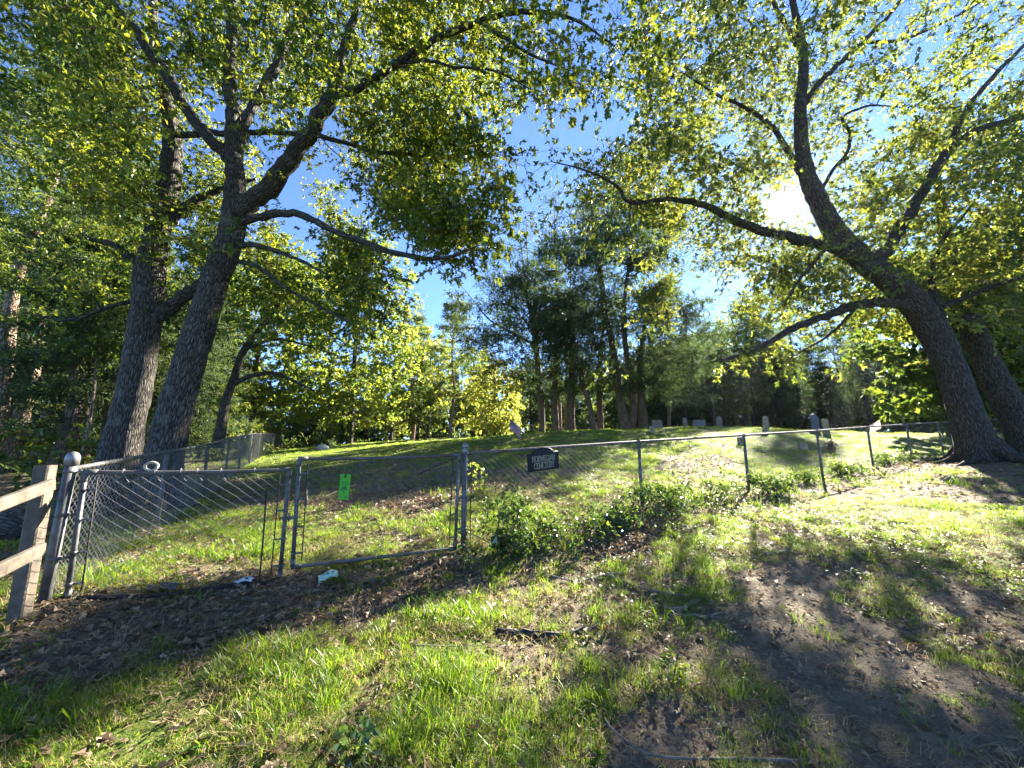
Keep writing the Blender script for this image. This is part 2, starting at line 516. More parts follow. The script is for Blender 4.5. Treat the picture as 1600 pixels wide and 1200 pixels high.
M['stone_pale'] = plain_mat('pale_stone', (.5, .49, .46), .9, 0, .3, 5, .01)
M['flag_red'] = leaf_mat('flag_red', [(0, (.2, .012, .03)), (1, (.2, .012, .03))], [(0, (.25, .015, .03)), (1, (.25, .015, .03))], .4, .8, .1)
M['flag_white'] = leaf_mat('flag_white', [(0, (.5, .48, .5)), (1, (.5, .48, .5))], [(0, (.4, .38, .4)), (1, (.4, .38, .4))], .4, .8, .1)
M['flag_blue'] = leaf_mat('flag_blue', [(0, (.03, .04, .13)), (1, (.03, .04, .13))], [(0, (.03, .05, .16)), (1, (.03, .05, .16))], .4, .8, .1)
M['flag_pink'] = leaf_mat('flag_pink', [(0, (.62, .4, .36)), (1, (.62, .4, .36))], [(0, (.7, .45, .4)), (1, (.7, .45, .4))], .5, .8, .1)
M['terracotta'] = plain_mat('pot_brown', (.2, .12, .07), .8)

# ground: soil, dry litter and moss-green turf mixed by noise
def ground_mat():
    m, nt, out = new_mat('ground_soil')
    tc = N(nt, "ShaderNodeTexCoord").outputs["Object"]
    at_ = N(nt, "ShaderNodeAttribute", attribute_name="tint")          # 0 bare soil .. 1 turf
    big = noise(nt, tc, .9, 5); mid = noise(nt, tc, 6, 6, .65); fine = noise(nt, tc, 55, 6, .7)
    soil = ramp(nt, mid, [(.3, (.06, .046, .03)), (.5, (.14, .11, .075)), (.7, (.22, .18, .125))])
    soil = mixc(nt, .55, soil, ramp(nt, fine, [(.3, (.035, .026, .017)), (.7, (.24, .19, .13))]))
    turf = ramp(nt, fine, [(.3, (.04, .062, .01)), (.55, (.095, .135, .02)), (.75, (.16, .165, .04))])
    dry = ramp(nt, fine, [(.3, (.07, .055, .03)), (.7, (.2, .155, .085))])
    turf = mixc(nt, ramp(nt, big, [(.42, (0, 0, 0)), (.62, (1, 1, 1))]), turf, mixc(nt, .4, turf, dry))
    sm = N(nt, "ShaderNodeMath", operation='MULTIPLY_ADD'); sm.inputs[1].default_value = .7
    nt.links.new(mid, sm.inputs[0]); nt.links.new(at_.outputs["Fac"], sm.inputs[2])
    f = ramp(nt, sm.outputs[0], [(.7, (0, 0, 0)), (.95, (1, 1, 1))])
    c = mixc(nt, f, soil, turf)
    p = N(nt, "ShaderNodeBsdfPrincipled"); p.inputs["Roughness"].default_value = .95; p.inputs["Specular IOR Level"].default_value = .15
    nt.links.new(c, p.inputs["Base Color"])
    b = N(nt, "ShaderNodeBump"); b.inputs["Strength"].default_value = .8; b.inputs["Distance"].default_value = .05
    ad = N(nt, "ShaderNodeMath", operation='MULTIPLY_ADD'); ad.inputs[1].default_value = .5
    nt.links.new(fine, ad.inputs[0]); nt.links.new(mid, ad.inputs[2])
    nt.links.new(ad.outputs[0], b.inputs["Height"]); nt.links.new(b.outputs[0], p.inputs["Normal"])
    nt.links.new(p.outputs[0], out.inputs["Surface"])
    return m
M['ground'] = ground_mat()

# ------------------------------------------------------------------ where grass, litter and bare soil lie (measured on the photograph)
BARE = [[(1130, 1010), (1180, 940), (1330, 960), (1420, 1010), (1600, 1080), (1620, 1230), (1330, 1230), (1240, 1120)],
        [(1150, 900), (1230, 870), (1330, 900), (1300, 960), (1180, 950)],
        [(960, 1130), (1080, 1090), (1130, 1150), (1060, 1230), (940, 1230)],
        [(780, 1010), (880, 1010), (930, 1070), (850, 1110), (760, 1070)],
        [(1480, 905), (1600, 930), (1620, 980), (1480, 960)],
        [(560, 905), (740, 880), (760, 930), (620, 960), (430, 1000), (330, 1010), (400, 950)]]
LITTER = [[(-40, 1060), (60, 945), (250, 905), (450, 900), (720, 862), (745, 905), (560, 960), (340, 1020), (120, 1090), (-40, 1130)],
          [(300, 765), (430, 745), (520, 728), (700, 714), (745, 730), (740, 775), (620, 790), (500, 805), (380, 790)],
          [(1180, 765), (1300, 735), (1480, 708), (1640, 715), (1640, 790), (1500, 775), (1350, 775)],
          [(740, 725), (880, 715), (900, 735), (760, 770)], [(880, 860), (1010, 800), (1060, 810), (960, 880)],
          [(1010, 720), (1120, 705), (1160, 730), (1060, 750)]]
SUNLIT = [[(-60, 1260), (-60, 1170), (180, 1065), (330, 1015), (520, 955), (700, 910), (800, 865), (950, 850), (1010, 880), (1000, 910),
           (930, 950), (900, 975), (930, 1010), (1000, 1060), (900, 1080), (840, 1130), (800, 1260)],
          [(180, 870), (330, 800), (440, 790), (440, 860), (330, 885), (200, 900)],
          [(465, 830), (560, 795), (700, 770), (715, 800), (600, 845), (470, 880)],
          [(1040, 870), (1010, 840), (1100, 800), (1250, 760), (1350, 740), (1490, 735), (1640, 790), (1640, 870), (1450, 840), (1290, 820),
           (1180, 830), (1120, 880)],
          [(300, 735), (430, 702), (620, 690), (800, 683), (1050, 668), (1300, 666), (1490, 662), (1500, 712), (1300, 720), (1100, 750), (1000, 770), (880, 790), (790, 790),
           (745, 750), (745, 715), (640, 712), (500, 725), (380, 760), (300, 765)],
          [(1330, 975), (1480, 1000), (1560, 1050), (1480, 1060), (1400, 1030)], [(950, 1000), (1010, 990), (1060, 1040), (1000, 1100), (960, 1060)]]
def any_poly(px, py, polys):
    m = np.zeros(np.shape(px), bool)
    for p in polys:
        m |= in_poly(px, py, p)
    return m
def cover(x, y):
    """0 bare .. 1 turf, and litter amount"""
    px, py = project(np.stack([x, y, height(x, y)], -1))
    jx = px + 60 * (fbm(x * 1.3, y * 1.3, 21) - .5); jy = py + 45 * (fbm(x * 1.3, y * 1.3, 31) - .5)
    bare = any_poly(jx, jy, BARE); lit = any_poly(jx, jy, LITTER)
    nz = fbm(x * .8 + 4, y * .8, 41, 5)
    g = np.clip((nz - .33) / .2, 0, 1)
    r = np.hypot(x, y)
    g = np.where(r > 11, np.maximum(g, .55), g)
    g = np.where(bare, g * .2, np.where(lit, g * .3, np.maximum(g, .34)))
    fx = -3.9 - .563 * (y - 3.3)
    g = np.where((x < fx - .6) & (y > 5), g * .35, g)
    woods = (y > 31 + 3 * np.sin(x * .3)) | (x > 21)
    g = np.where(woods, g * .3, g)
    track = in_poly(jx, jy, BARE[0]) | in_poly(jx, jy, BARE[1])
    g = np.where(track, g * .25, g)
    l = np.where(track, .07, np.where(lit, 1.0, np.where(bare, .14, .26)))
    l = np.where(((x < fx - .6) & (y > 5)) | woods, .6, l)
    return g, l
def shadow_pixel(P):
    """where on the photograph the shadow of points P falls"""
    P = np.asarray(P, float); Q = P.copy()
    g = height(P[:, 0], P[:, 1])
    for _ in range(4):
        t = (P[:, 2] - g) / SUN_DIR[2]
        Q = P - SUN_DIR * t[:, None]
        g = height(Q[:, 0], Q[:, 1])
    return project(Q)
def sunny(P, spread=0.0):
    px, py = shadow_pixel(P)
    m = any_poly(px, py, SUNLIT)
    if spread > 0:
        m = np.zeros(len(P), bool)
        for d_ in ((0, 0, 0), (1, -.77, 0), (-1, .77, 0), (0, 0, 1), (0, 0, -1)):
            px, py = shadow_pixel(P + spread * np.array(d_))
            m |= any_poly(px, py, SUNLIT[1:3])
    return m

LIT = np.array([at(60, 765, 2.95), at(20, 782, 2.75), at(110, 728, 3.3), at(228, 600, 7.8), at(224, 640, 7.8), at(215, 680, 7.8)])
def blocks_lit(P, r=.6):
    """clumps that would stand between the sun and things the photograph shows in sunlight"""
    d = np.asarray(P)[:, None] - LIT[None]
    t = d @ SUN_DIR
    off = np.linalg.norm(d - t[..., None] * SUN_DIR, axis=-1)
    return ((off < r) & (t > .3)).any(1)
ang = np.linspace(0, 2 * np.pi, 341)[:-1]
rad = np.concatenate([[0.0], np.geomspace(.35, 138, 178)])
A_, R_ = np.meshgrid(ang, rad[1:])
gx = np.r_[0, (R_ * np.sin(A_)).ravel()]; gy = np.r_[0, (R_ * np.cos(A_)).ravel()]
gz = height(gx, gy)
na = len(ang); nr = len(rad) - 1
i = np.arange(nr - 1)[:, None] * na + 1; k = np.arange(na)[None]; k2 = (k + 1) % na
quads = np.stack([i + k, i + na + k, i + na + k2, i + k2], -1).reshape(-1, 4)
tris = np.stack([np.zeros(na, int), 1 + np.arange(na), 1 + (np.arange(na) + 1) % na], -1)
g_t, _l = cover(gx, gy)
gm = make_mesh("ground", np.stack([gx, gy, gz], -1), [(tris[:, ::-1], 0, True), (quads[:, ::-1], 0, True)], [M['ground']], g_t)
ground = bpy.data.objects.new("ground", gm); COL.objects.link(ground)
ground["kind"] = "structure"

# ------------------------------------------------------------------ trees
LEAF_OAK_V = np.array([(0, 0, 0), (.36, 0, -.01), (.7, 0, -.03), (1, 0, -.12),
                       (.22, .2, .06), (.46, .09, .02), (.62, .32, .07), (.8, .1, -.02),
                       (.22, -.2, .06), (.46, -.09, .02), (.62, -.32, .07), (.8, -.1, -.02)])
LEAF_OAK_F = [np.array([(0, 3, 6, 5, 4), (0, 8, 9, 10, 3)])]
LEAF_V = np.array([(0, 0, 0), (.45, .3, .08), (1, 0, -.1), (.45, -.3, .08)])
LEAF_F = [np.array([(0, 2, 1), (0, 3, 2)])]
CLUMP_V = np.array([(0, 0, 0), (.3, .34, .1), (.62, .16, .0), (1, .22, -.12), (.7, -.08, .04), (.8, -.4, -.08), (.35, -.3, .06)])
CLUMP_F = [np.array([(0, 2, 1), (0, 4, 2), (2, 4, 3), (0, 6, 4), (4, 6, 5)])]
NEEDLE_V = np.array([(0, 0, 0), (.5, .09, .02), (1, .0, -.06), (.5, -.09, .02)])
NEEDLE_F = [np.array([(0, 2, 1), (0, 3, 2)])]

def rand_dirs(n, flat=1.0):
    v = rng.normal(size=(n, 3)); v[:, 2] *= flat
    return unit(v)
def grow(nodes, radii, attr, thin=.013, wob=.14, rise=.15, cap=.6):
    """connect every attractor to the nearest point of the growing skeleton with a curved branch"""
    n0 = len(nodes)
    capn = n0 + len(attr) * 9 + 10
    pos = np.empty((capn, 3)); rad_ = np.empty(capn)
    pos[:n0] = nodes; rad_[:n0] = radii
    n = n0
    d0 = np.array([np.min(((pos[:n0] - a) ** 2).sum(1)) for a in attr])
    paths = []
    for a in attr[np.argsort(d0)]:
        dv = a - pos[:n]
        d = np.sqrt((dv ** 2).sum(1))
        cost = d * (1 + .35 * np.clip(-dv[:, 2] / (d + .01), 0, 1))
        j = int(np.argmin(cost)); L = d[j]
        if L < .22:
            continue
        m = int(np.clip(L / .3, 2, 8))
        t = np.linspace(0, 1, m + 1)[:, None]
        p0 = pos[j]
        off = rng.normal(size=3) * wob * L
        off[2] += rise * L
        mid = (p0 + a) / 2 + off
        P = (1 - t) ** 2 * p0 + 2 * t * (1 - t) * mid + t ** 2 * a
        P[1:-1] += rng.normal(size=(m - 1, 3)) * .025 * L
        r0 = min(cap * rad_[j], .006 + thin * L)
        r = np.linspace(r0, max(.003, .35 * r0), m + 1)
        paths.append((P, r))
        q = min(m, 8)
        pos[n:n + q] = P[1:q + 1]; rad_[n:n + q] = r[1:q + 1]; n += q
    return paths
def clump_leaves(mb, attr, ntw, nlf, twl, size, tv, tf, mat_leaf, mat_twig, droop=.25, flat=.6, tint_mu=.45, tint_sd=.2, twig_r=.0035, up=.9, tipw=0.0, lod=0):
    n = len(attr)
    c = np.repeat(attr, ntw, 0)
    d = rand_dirs(len(c), flat); d[:, 2] += .1; d = unit(d)
    L = twl * rng.uniform(.5, 1.25, len(c))
    tip = c + d * L[:, None]; tip[:, 2] -= droop * L
    if twig_r > 0:
        # thin three-sided twigs
        x = unit(np.cross(d, np.array([0.3, .2, 1.0]))); y = np.cross(d, x)
        ring = np.stack([c + twig_r * x, c - .5 * twig_r * x + .87 * twig_r * y, c - .5 * twig_r * x - .87 * twig_r * y, tip], 1)
        o = (np.arange(len(c)) * 4)[:, None, None]
        f = (np.array([(0, 1, 3), (1, 2, 3), (2, 0, 3)])[None] + o).reshape(-1, 3)
        mb.add(ring.reshape(-1, 3), [f], mat_twig, True)
    ct = np.repeat(np.clip(rng.normal(tint_mu, tint_sd, n), 0, 1), ntw)
    c2 = np.repeat(c, nlf, 0); d2 = np.repeat(d, nlf, 0); L2 = np.repeat(L, nlf); ct2 = np.repeat(ct, nlf)
    t = np.where(rng.uniform(size=len(c2)) < tipw, 1.02 - np.abs(rng.normal(0, .13, len(c2))), rng.uniform(.15, 1.0, len(c2)))
    pos = c2 + d2 * (L2 * t)[:, None]; pos[:, 2] -= droop * L2 * t * t
    ld = unit(d2 * .7 + rng.normal(size=pos.shape) * .65 + np.array([0, 0, -.35]))
    nr_ = unit(rng.normal(size=pos.shape) * .65 + np.array([0, 0, up]))
    s = size * rng.uniform(.65, 1.25, len(pos))
    tint = np.clip(ct2 + rng.normal(0, .14, len(pos)), 0, 1)
    R = frames(ld, nr_)
    if lod:
        nearby = np.linalg.norm(pos - CAM, axis=1) < lod
        px, py = project(pos)
        nearby &= (px > -60) & (px < 1660) & (py > -60)
        scatter(mb, tv, tf, pos[nearby], R[nearby], s[nearby], mat_leaf, tint[nearby])
        scatter(mb, LEAF_V * np.array([1, .74, 1]), LEAF_F, pos[~nearby], R[~nearby], s[~nearby], mat_leaf, tint[~nearby])
    else:
        scatter(mb, tv, tf, pos, R, s, mat_leaf, tint)
def pix_path(pts, sub=4):
    """list of (px, py, Y, radius) -> smooth 3-D path with radii"""
    a = np.array([[*at(p[0], p[1], p[2]), p[3]] for p in pts])
    s = catmull(a, sub)
    return s[:, :3], s[:, 3]
def add_limb(root, name, pts, mat, sides=10, sub=4, rough=.08, seed=0, label=None):
    P, r = pix_path(pts, sub)
    rk = np.random.default_rng(seed + 900)
    P[1:-1] += rk.normal(size=(len(P) - 2, 3)) * np.minimum(.16 * r[1:-1], .022)[:, None] * (1 if name == 'limb' else .35)
    r = r * (1 + rk.normal(size=len(r)) * (.07 if name == 'limb' else .02))
    mb = MB(); mb.tube(P, r, sides, 0, True, rough, None, seed)
    o = mb.build(name, mat, root)
    if label:
        o["label"] = label
    return P, r
def keep_clumps(P, gaps, p_sun=.06, near=2.2):
    px, py = project(P)
    g = any_poly(px, py, gaps)
    s = sunny(P)
    u = rng.uniform(size=len(P))
    k = ~(g & (u < .95)) & ~(s & (u > p_sun))
    k &= (np.linalg.norm(P - CAM, axis=1) > near) & ~blocks_lit(P)
    k &= P[:, 2] > height(P[:, 0], P[:, 1]) + 1.2
    return P[k]
def masses(P, scale, lo, seed):
    """thin the clumps out unevenly so that dense leaf masses and holes form"""
    a = fbm(P[:, 0] * scale + P[:, 2] * scale * .6 + seed, P[:, 1] * scale * .8 - P[:, 2] * scale * .7, seed, 2)
    return P[a > lo]
def front_cull(P, limbs, rpx=26, p=.85):
    L = np.concatenate(limbs); lx, ly = project(L); ld = np.linalg.norm(L - CAM, axis=1)
    px, py = project(P); d = np.linalg.norm(P - CAM, axis=1)
    px = np.nan_to_num(px, nan=-9999); py = np.nan_to_num(py, nan=-9999)
    D = (px[:, None] - lx[None]) ** 2 + (py[:, None] - ly[None]) ** 2
    D = np.where(np.isnan(D), 1e9, D)
    j = D.argmin(1)
    bad = (D[np.arange(len(P)), j] < rpx ** 2) & (d < ld[j] + .15)
    return P[~(bad & (rng.uniform(size=len(P)) < p))]
SKY_GAPS = [[(622, 412), (725, 418), (738, 470), (700, 525), (640, 505), (612, 470)],
            [(770, 175), (880, 165), (985, 120), (1000, 215), (930, 245), (860, 225), (770, 235)],
            [(1050, 395), (1110, 385), (1120, 480), (1080, 520), (1040, 470)], [(885, -10), (955, -10), (950, 30), (905, 30)],
            [(1192, 300), (1222, 288), (1250, 305), (1255, 335), (1222, 352), (1192, 342)],
            [(0, 60), (60, 40), (75, 120), (30, 150), (0, 130)], [(1335, 180), (1400, 150), (1420, 210), (1350, 240)], [(1110, 180), (1180, 200), (1170, 250), (1110, 240)]]

# ---- the big double-trunked oak on the left
YA, YB = 7.4, 8.0
base = np.array([*at(225, 790, 7.6)[:2], 0]); base[2] = hz(base[0], base[1]) - .05
oakL = empty("oak_tree", base)
tag(oakL, "large double trunked oak with grey lichen bark behind the left chain link fence", "tree")
skP, skR = [], []
def reg(t):
    skP.append(t[0]); skR.append(t[1])
limbL = []
def LL(name, pts, mat='oak_bark', sides=10, seed=0):
    t = add_limb(oakL, name, pts, M[mat], sides, 5, .1, seed); reg(t)
    if name == 'limb':
        limbL.append(t)
LL('trunk', [(243, 815, YA, .50), (248, 775, YA, .39), (256, 720, YA, .32), (270, 660, YA, .285), (288, 590, YA, .27), (310, 520, YA, .26), (335, 440, YA, .245),
             (355, 385, YA, .24), (367, 330, YA, .235), (368, 290, YA, .2), (366, 245, YA, .17)], sides=28, seed=1)
LL('trunk', [(165, 810, YB, .50), (172, 775, YB, .40), (185, 720, YB, .34), (200, 650, YB, .30), (214, 590, YB, .285), (228, 500, YB, .28), (234, 430, YB, .28), (246, 365, YB, .25),
             (266, 280, YB, .215), (270, 215, YB, .18), (262, 165, YB, .15), (250, 120, YB, .12), (240, 50, YB, .1), (238, -60, YB, .08), (232, -200, YB + .2, .05)], sides=26, seed=2)
LL('limb', [(364, 250, YA, .13), (345, 235, YA - .05, .13), (300, 185, YA - .2, .12), (258, 115, YA - .5, .115), (215, 55, YA - .8, .1), (168, -5, YA - 1.1, .085), (110, -90, YA - 1.5, .05)], seed=3)
LL('limb', [(366, 250, YA, .15), (362, 180, YA, .13), (359, 110, YA + .1, .12), (362, 40, YA + .2, .105), (365, -40, YA + .3, .09), (372, -180, YA + .5, .05)], seed=4)
LL('limb', [(370, 240, YA, .13), (385, 185, YA, .115), (425, 115, YA + .2, .11), (452, 55, YA + .3, .1), (497, -5, YA + .5, .085), (560, -110, YA + .9, .05)], seed=5)
LL('limb', [(366, 345, YA, .19), (390, 318, YA - .1, .19), (425, 285, YA - .25, .18), (462, 238, YA - .45, .165), (500, 182, YA - .65, .15), (522, 140, YA - .8, .12), (532, 90, YA - .9, .1), (552, 30, YA - 1, .075), (575, -60, YA - 1, .04)], sides=14, seed=6)
LL('limb', [(520, 150, YA - .75, .09), (560, 137, YA - .9, .08), (620, 100, YA - 1.2, .07), (680, 62, YA - 1.5, .06), (755, 32, YA - 1.7, .05), (830, 18, YA - 1.9, .035), (900, 32, YA - 2, .024), (960, 72, YA - 2.0, .012)], seed=7)
LL('limb', [(745, 33, YA - 1.7, .03), (790, 60, YA - 1.9, .026), (830, 85, YA - 2, .022), (890, 110, YA - 2, .01)], sides=7, seed=8)
LL('limb', [(625, 98, YA - 1.2, .035), (670, 95, YA - 1.4, .03), (710, 105, YA - 1.5, .025), (770, 110, YA - 1.6, .02), (830, 140, YA - 1.7, .01)], sides=7, seed=9)
LL('limb', [(262, 215, YB, .07), (330, 208, YB - .1, .07), (420, 207, YB - .2, .06), (500, 213, YB - .4, .05), (590, 238, YB - .6, .04), (660, 244, YB - .8, .03), (725, 275, YB - 1, .012)], seed=10)
LL('limb', [(372, 350, YA, .08), (420, 335, YA - .2, .075), (470, 335, YA - .4, .07), (515, 358, YA - .6, .06), (560, 375, YA - .7, .055), (620, 396, YA - .9, .05), (690, 404, YA - 1.1, .035), (745, 385, YA - 1.2, .015)], seed=11)
LL('limb', [(360, 385, YA, .06), (400, 383, YA, .055), (440, 395, YA, .045), (480, 412, YA, .03), (530, 440, YA - .1, .012)], sides=8, seed=12)
LL('limb', [(350, 405, YA, .05), (400, 415, YA + .1, .045), (450, 452, YA + .2, .035), (520, 490, YA + .2, .025), (590, 530, YA + .2, .01)], sides=8, seed=13)
LL('limb', [(238, 425, YB, .1), (212, 408, YB - .1, .09), (180, 385, YB - .3, .07), (150, 375, YB - .4, .055), (112, 368, YB - .6, .02)], sides=9, seed=14)
LL('limb', [(250, 360, YB, .11), (285, 330, YB + .1, .1), (315, 308, YB + .2, .085), (345, 296, YB + .3, .07), (400, 280, YB + .5, .04)], sides=9, seed=15)
LL('limb', [(240, 500, YB, .16), (268, 478, YB + .05, .15), (298, 455, YB + .1, .13), (330, 428, YB + .3, .1), (380, 380, YB + .6, .05)], sides=10, seed=16)
LL('limb', [(205, 470, YB, .05), (170, 480, YB - .2, .04), (110, 500, YB - .4, .03), (40, 490, YB - .6, .012)], sides=7, seed=17)
def roots(root, c, R, n, mat, seed, zoff=.0):
    rr_ = np.random.default_rng(seed)
    for j in range(n):
        a = 2 * math.pi * (j + rr_.uniform(-.3, .3)) / n; L = R * rr_.uniform(1.5, 2.5)
        pts = []
        for f in (.35, .75, 1.1, 1.5, 2.0):
            a += rr_.normal(0, .08)
            x, y = c[0] + math.cos(a) * R * f * L / R / 1.6, c[1] + math.sin(a) * R * f * L / R / 1.6
            pts.append((x, y, hz(x, y) + {.35: .5, .75: .2, 1.1: .06, 1.5: .0, 2.0: -.08}[f] * R * 1.8))
        mb = MB(); mb.tube(catmull(np.array(pts), 4), np.interp(np.linspace(0, 1, 17), [0, .4, 1], [.34 * R, .2 * R, .07 * R]), 9, 0, True, .15, None, seed + j)
        mb.build('root', M[mat], root)
for (px_, py_, yy, R_, sd_) in ((248, 775, YA, .42, 71), (172, 775, YB, .42, 72)):
    q_ = at(px_, py_, yy); roots(oakL, q_, R_, 6, 'oak_bark', sd_)
nodes = np.concatenate(skP); nr0 = np.concatenate(skR)
att = []
for P, r in limbL:
    n = int(22 * np.linalg.norm(np.diff(P, axis=0), axis=1).sum())
    idx = rng.integers(int(len(P) * .35), len(P), n)
    att.append(P[idx] + rng.normal(size=(n, 3)) * np.array([.75, .8, .55]))
v = rand_dirs(2600) * rng.uniform(.35, 1, 2600)[:, None] ** .5
att.append(np.array([-5.2, 7.6, 9.3]) + v * np.array([5.2, 4.6, 4.2]))
v = rand_dirs(40) * rng.uniform(.3, 1, 40)[:, None] ** .5
att.append(np.array([-3.4, 7.2, 5.1]) + v * np.array([2.0, 1.6, .6]))
for (px, py, rx, ry, Y, n) in ((640, 380, 130, 32, 6.5, 60), (720, 330, 90, 40, 6.4, 42), (600, 260, 120, 40, 7.0, 40), (800, 120, 110, 55, 5.8, 45), (680, 180, 110, 40, 6.2, 40), (90, 250, 110, 60, 8.5, 40),
                               (470, 430, 90, 40, 7.6, 26), (560, 500, 70, 40, 7.8, 16), (120, 420, 120, 60, 9.0, 46), (60, 330, 80, 50, 9.0, 26)):
    d_ = rand_dirs(n)
    a_ = np.array([at(px + rx * u, py + ry * w, Y) for u, w in d_[:, :2]]); a_[:, 1] += .7 * d_[:, 2]
    att.append(a_)
att = keep_clumps(np.concatenate(att), SKY_GAPS, .5, 3.0)
att = att[(np.hypot(att[:, 0], att[:, 1]) > 3.6) & (att[:, 2] > 3.6)]
att = masses(att, .75, .435, 5)
att = front_cull(att, skP, 34)
mb = MB()
for P, r in grow(nodes, nr0, att):
    mb.tube(P, r, 5, 1, False)
clump_leaves(mb, att, 7, 8, .46, .105, LEAF_OAK_V, LEAF_OAK_F, 0, 1, tint_sd=.26, twig_r=.0045, tipw=.72, lod=9.0)
cr = mb.build('crown', [M['oak_leaf'], M['dark_bark']], oakL); cr["kind"] = "stuff"

# ---- the leaning oak on the right
base = np.array([*at(1520, 715, 9.4)[:2], 0]); base[2] = hz(base[0], base[1]) - .05
oakR = empty("oak_tree", base)
tag(oakR, "big leaning oak at the right, its long limb reaching left under the sun", "tree")
skP, skR, limbR = [], [], []
def RL(name, pts, sides=10, seed=0):
    if name == 'limb':
        pts = [(*p[:3], p[3] * .82) for p in pts]
    else:
        pts = [(*p[:3], p[3] * .92) for p in pts]
    t = add_limb(oakR, name, pts, M['oak_bark_brown'], sides, 5, .1, seed); reg(t)
    if name == 'limb':
        limbR.append(t)
YR = 9.4
RL('trunk', [(1548, 745, YR, .62), (1530, 705, YR, .44), (1513, 655, YR, .35), (1494, 600, YR, .32), (1468, 535, YR, .32), (1440, 488, YR, .33), (1400, 445, YR, .32), (1345, 405, YR, .29),
             (1305, 362, YR, .28), (1278, 312, YR, .25), (1262, 275, YR, .22), (1253, 225, YR, .18), (1251, 160, YR, .15), (1256, 90, YR, .13), (1243, 25, YR, .1), (1228, -60, YR - .2, .07), (1215, -180, YR - .4, .03)], 26, 31)
RL('limb', [(1256, 90, YR, .08), (1232, 45, YR - .2, .075), (1207, 0, YR - .4, .06), (1180, -80, YR - .7, .03)], 9, 32)
RL('limb', [(1255, 165, YR, .1), (1280, 130, YR + .1, .095), (1310, 100, YR + .2, .09), (1352, 62, YR + .3, .08), (1402, 8, YR + .5, .065), (1460, -70, YR + .7, .03)], 9, 33)
RL('limb', [(1250, 270, YR, .11), (1218, 212, YR - .2, .09), (1192, 187, YR - .35, .075), (1152, 162, YR - .6, .055), (1120, 148, YR - .8, .04), (1060, 110, YR - 1.2, .015)], 9, 34)
RL('limb', [(1340, 405, YR, .19), (1300, 388, YR - .1, .17), (1262, 378, YR - .2, .155), (1210, 366, YR - .4, .14), (1150, 345, YR - .6, .115), (1100, 320, YR - .8, .095), (1048, 312, YR - 1, .075), (985, 316, YR - 1.3, .055),
            (965, 292, YR - 1.4, .04), (920, 268, YR - 1.6, .028), (860, 252, YR - 1.8, .012)], 12, 35)
RL('limb', [(1442, 492, YR, .19), (1402, 474, YR - .1, .16), (1350, 474, YR - .2, .14), (1300, 490, YR - .3, .12), (1250, 507, YR - .4, .1), (1200, 535, YR - .5, .075), (1150, 556, YR - .6, .05), (1108, 567, YR - .7, .02)], 11, 36)
RL('limb', [(1275, 312, YR, .08), (1300, 268, YR - .1, .06), (1325, 236, YR - .2, .05), (1327, 205, YR - .3, .045), (1318, 182, YR - .4, .04), (1360, 165, YR - .6, .03), (1410, 168, YR - .8, .012)], 8, 37)
RL('limb', [(1350, 66, YR + .3, .06), (1400, 64, YR + .2, .055), (1460, 42, YR + .1, .045), (1532, 4, YR, .03), (1600, -50, YR - .2, .012)], 8, 38)
RL('limb', [(1358, 415, YR, .2), (1390, 385, YR + .15, .19), (1416, 340, YR + .3, .175), (1450, 282, YR + .5, .16), (1486, 232, YR + .6, .14), (1530, 202, YR + .6, .12), (1600, 182, YR + .6, .09), (1700, 140, YR + .6, .04)], 12, 39)
RL('limb', [(1484, 234, YR + .6, .11), (1508, 175, YR + .8, .1), (1560, 110, YR + 1, .08), (1620, 50, YR + 1.2, .06), (1700, -60, YR + 1.4, .03)], 9, 40)
RL('limb', [(1480, 540, YR, .17), (1468, 490, YR + .3, .13), (1456, 440, YR + .6, .1), (1470, 380, YR + 1, .07), (1520, 320, YR + 1.4, .03)], 9, 41)
RL('limb', [(1470, 480, YR + .3, .09), (1530, 456, YR + .3, .075), (1600, 432, YR + .2, .06), (1700, 400, YR, .03)], 9, 42)
RL('limb', [(1290, 390, YR - .1, .06), (1262, 420, YR - .4, .05), (1240, 450, YR - .7, .035), (1225, 480, YR - .8, .012)], 7, 43)
RL('limb', [(1340, 478, YR - .2, .05), (1300, 520, YR - .5, .04), (1260, 545, YR - .7, .02), (1215, 570, YR - .9, .01)], 7, 44)
roots(oakR, at(1535, 712, YR), .5, 7, 'oak_bark_brown', 73)
nodes = np.concatenate(skP); nr0 = np.concatenate(skR)
att = []
for P, r in limbR:
    n = int(13 * np.linalg.norm(np.diff(P, axis=0), axis=1).sum())
    idx = rng.integers(int(len(P) * .3), len(P), n)
    att.append(P[idx] + rng.normal(size=(n, 3)) * np.array([.85, .95, .6]))
v = rand_dirs(2900) * rng.uniform(.3, 1, 2900)[:, None] ** .5
att.append(np.array([8.6, 10.0, 10.2]) + v * np.array([6.8, 5.0, 5.4]))
v = rand_dirs(260) * rng.uniform(.3, 1, 260)[:, None] ** .5
att.append(np.array([10.5, 9.0, 5.8]) + v * np.array([5.0, 2.6, 1.2]))
att = keep_clumps(np.concatenate(att), SKY_GAPS, .02, 3.0)
att = att[att[:, 2] > 3.4]
att = masses(att, .7, .4, 9)
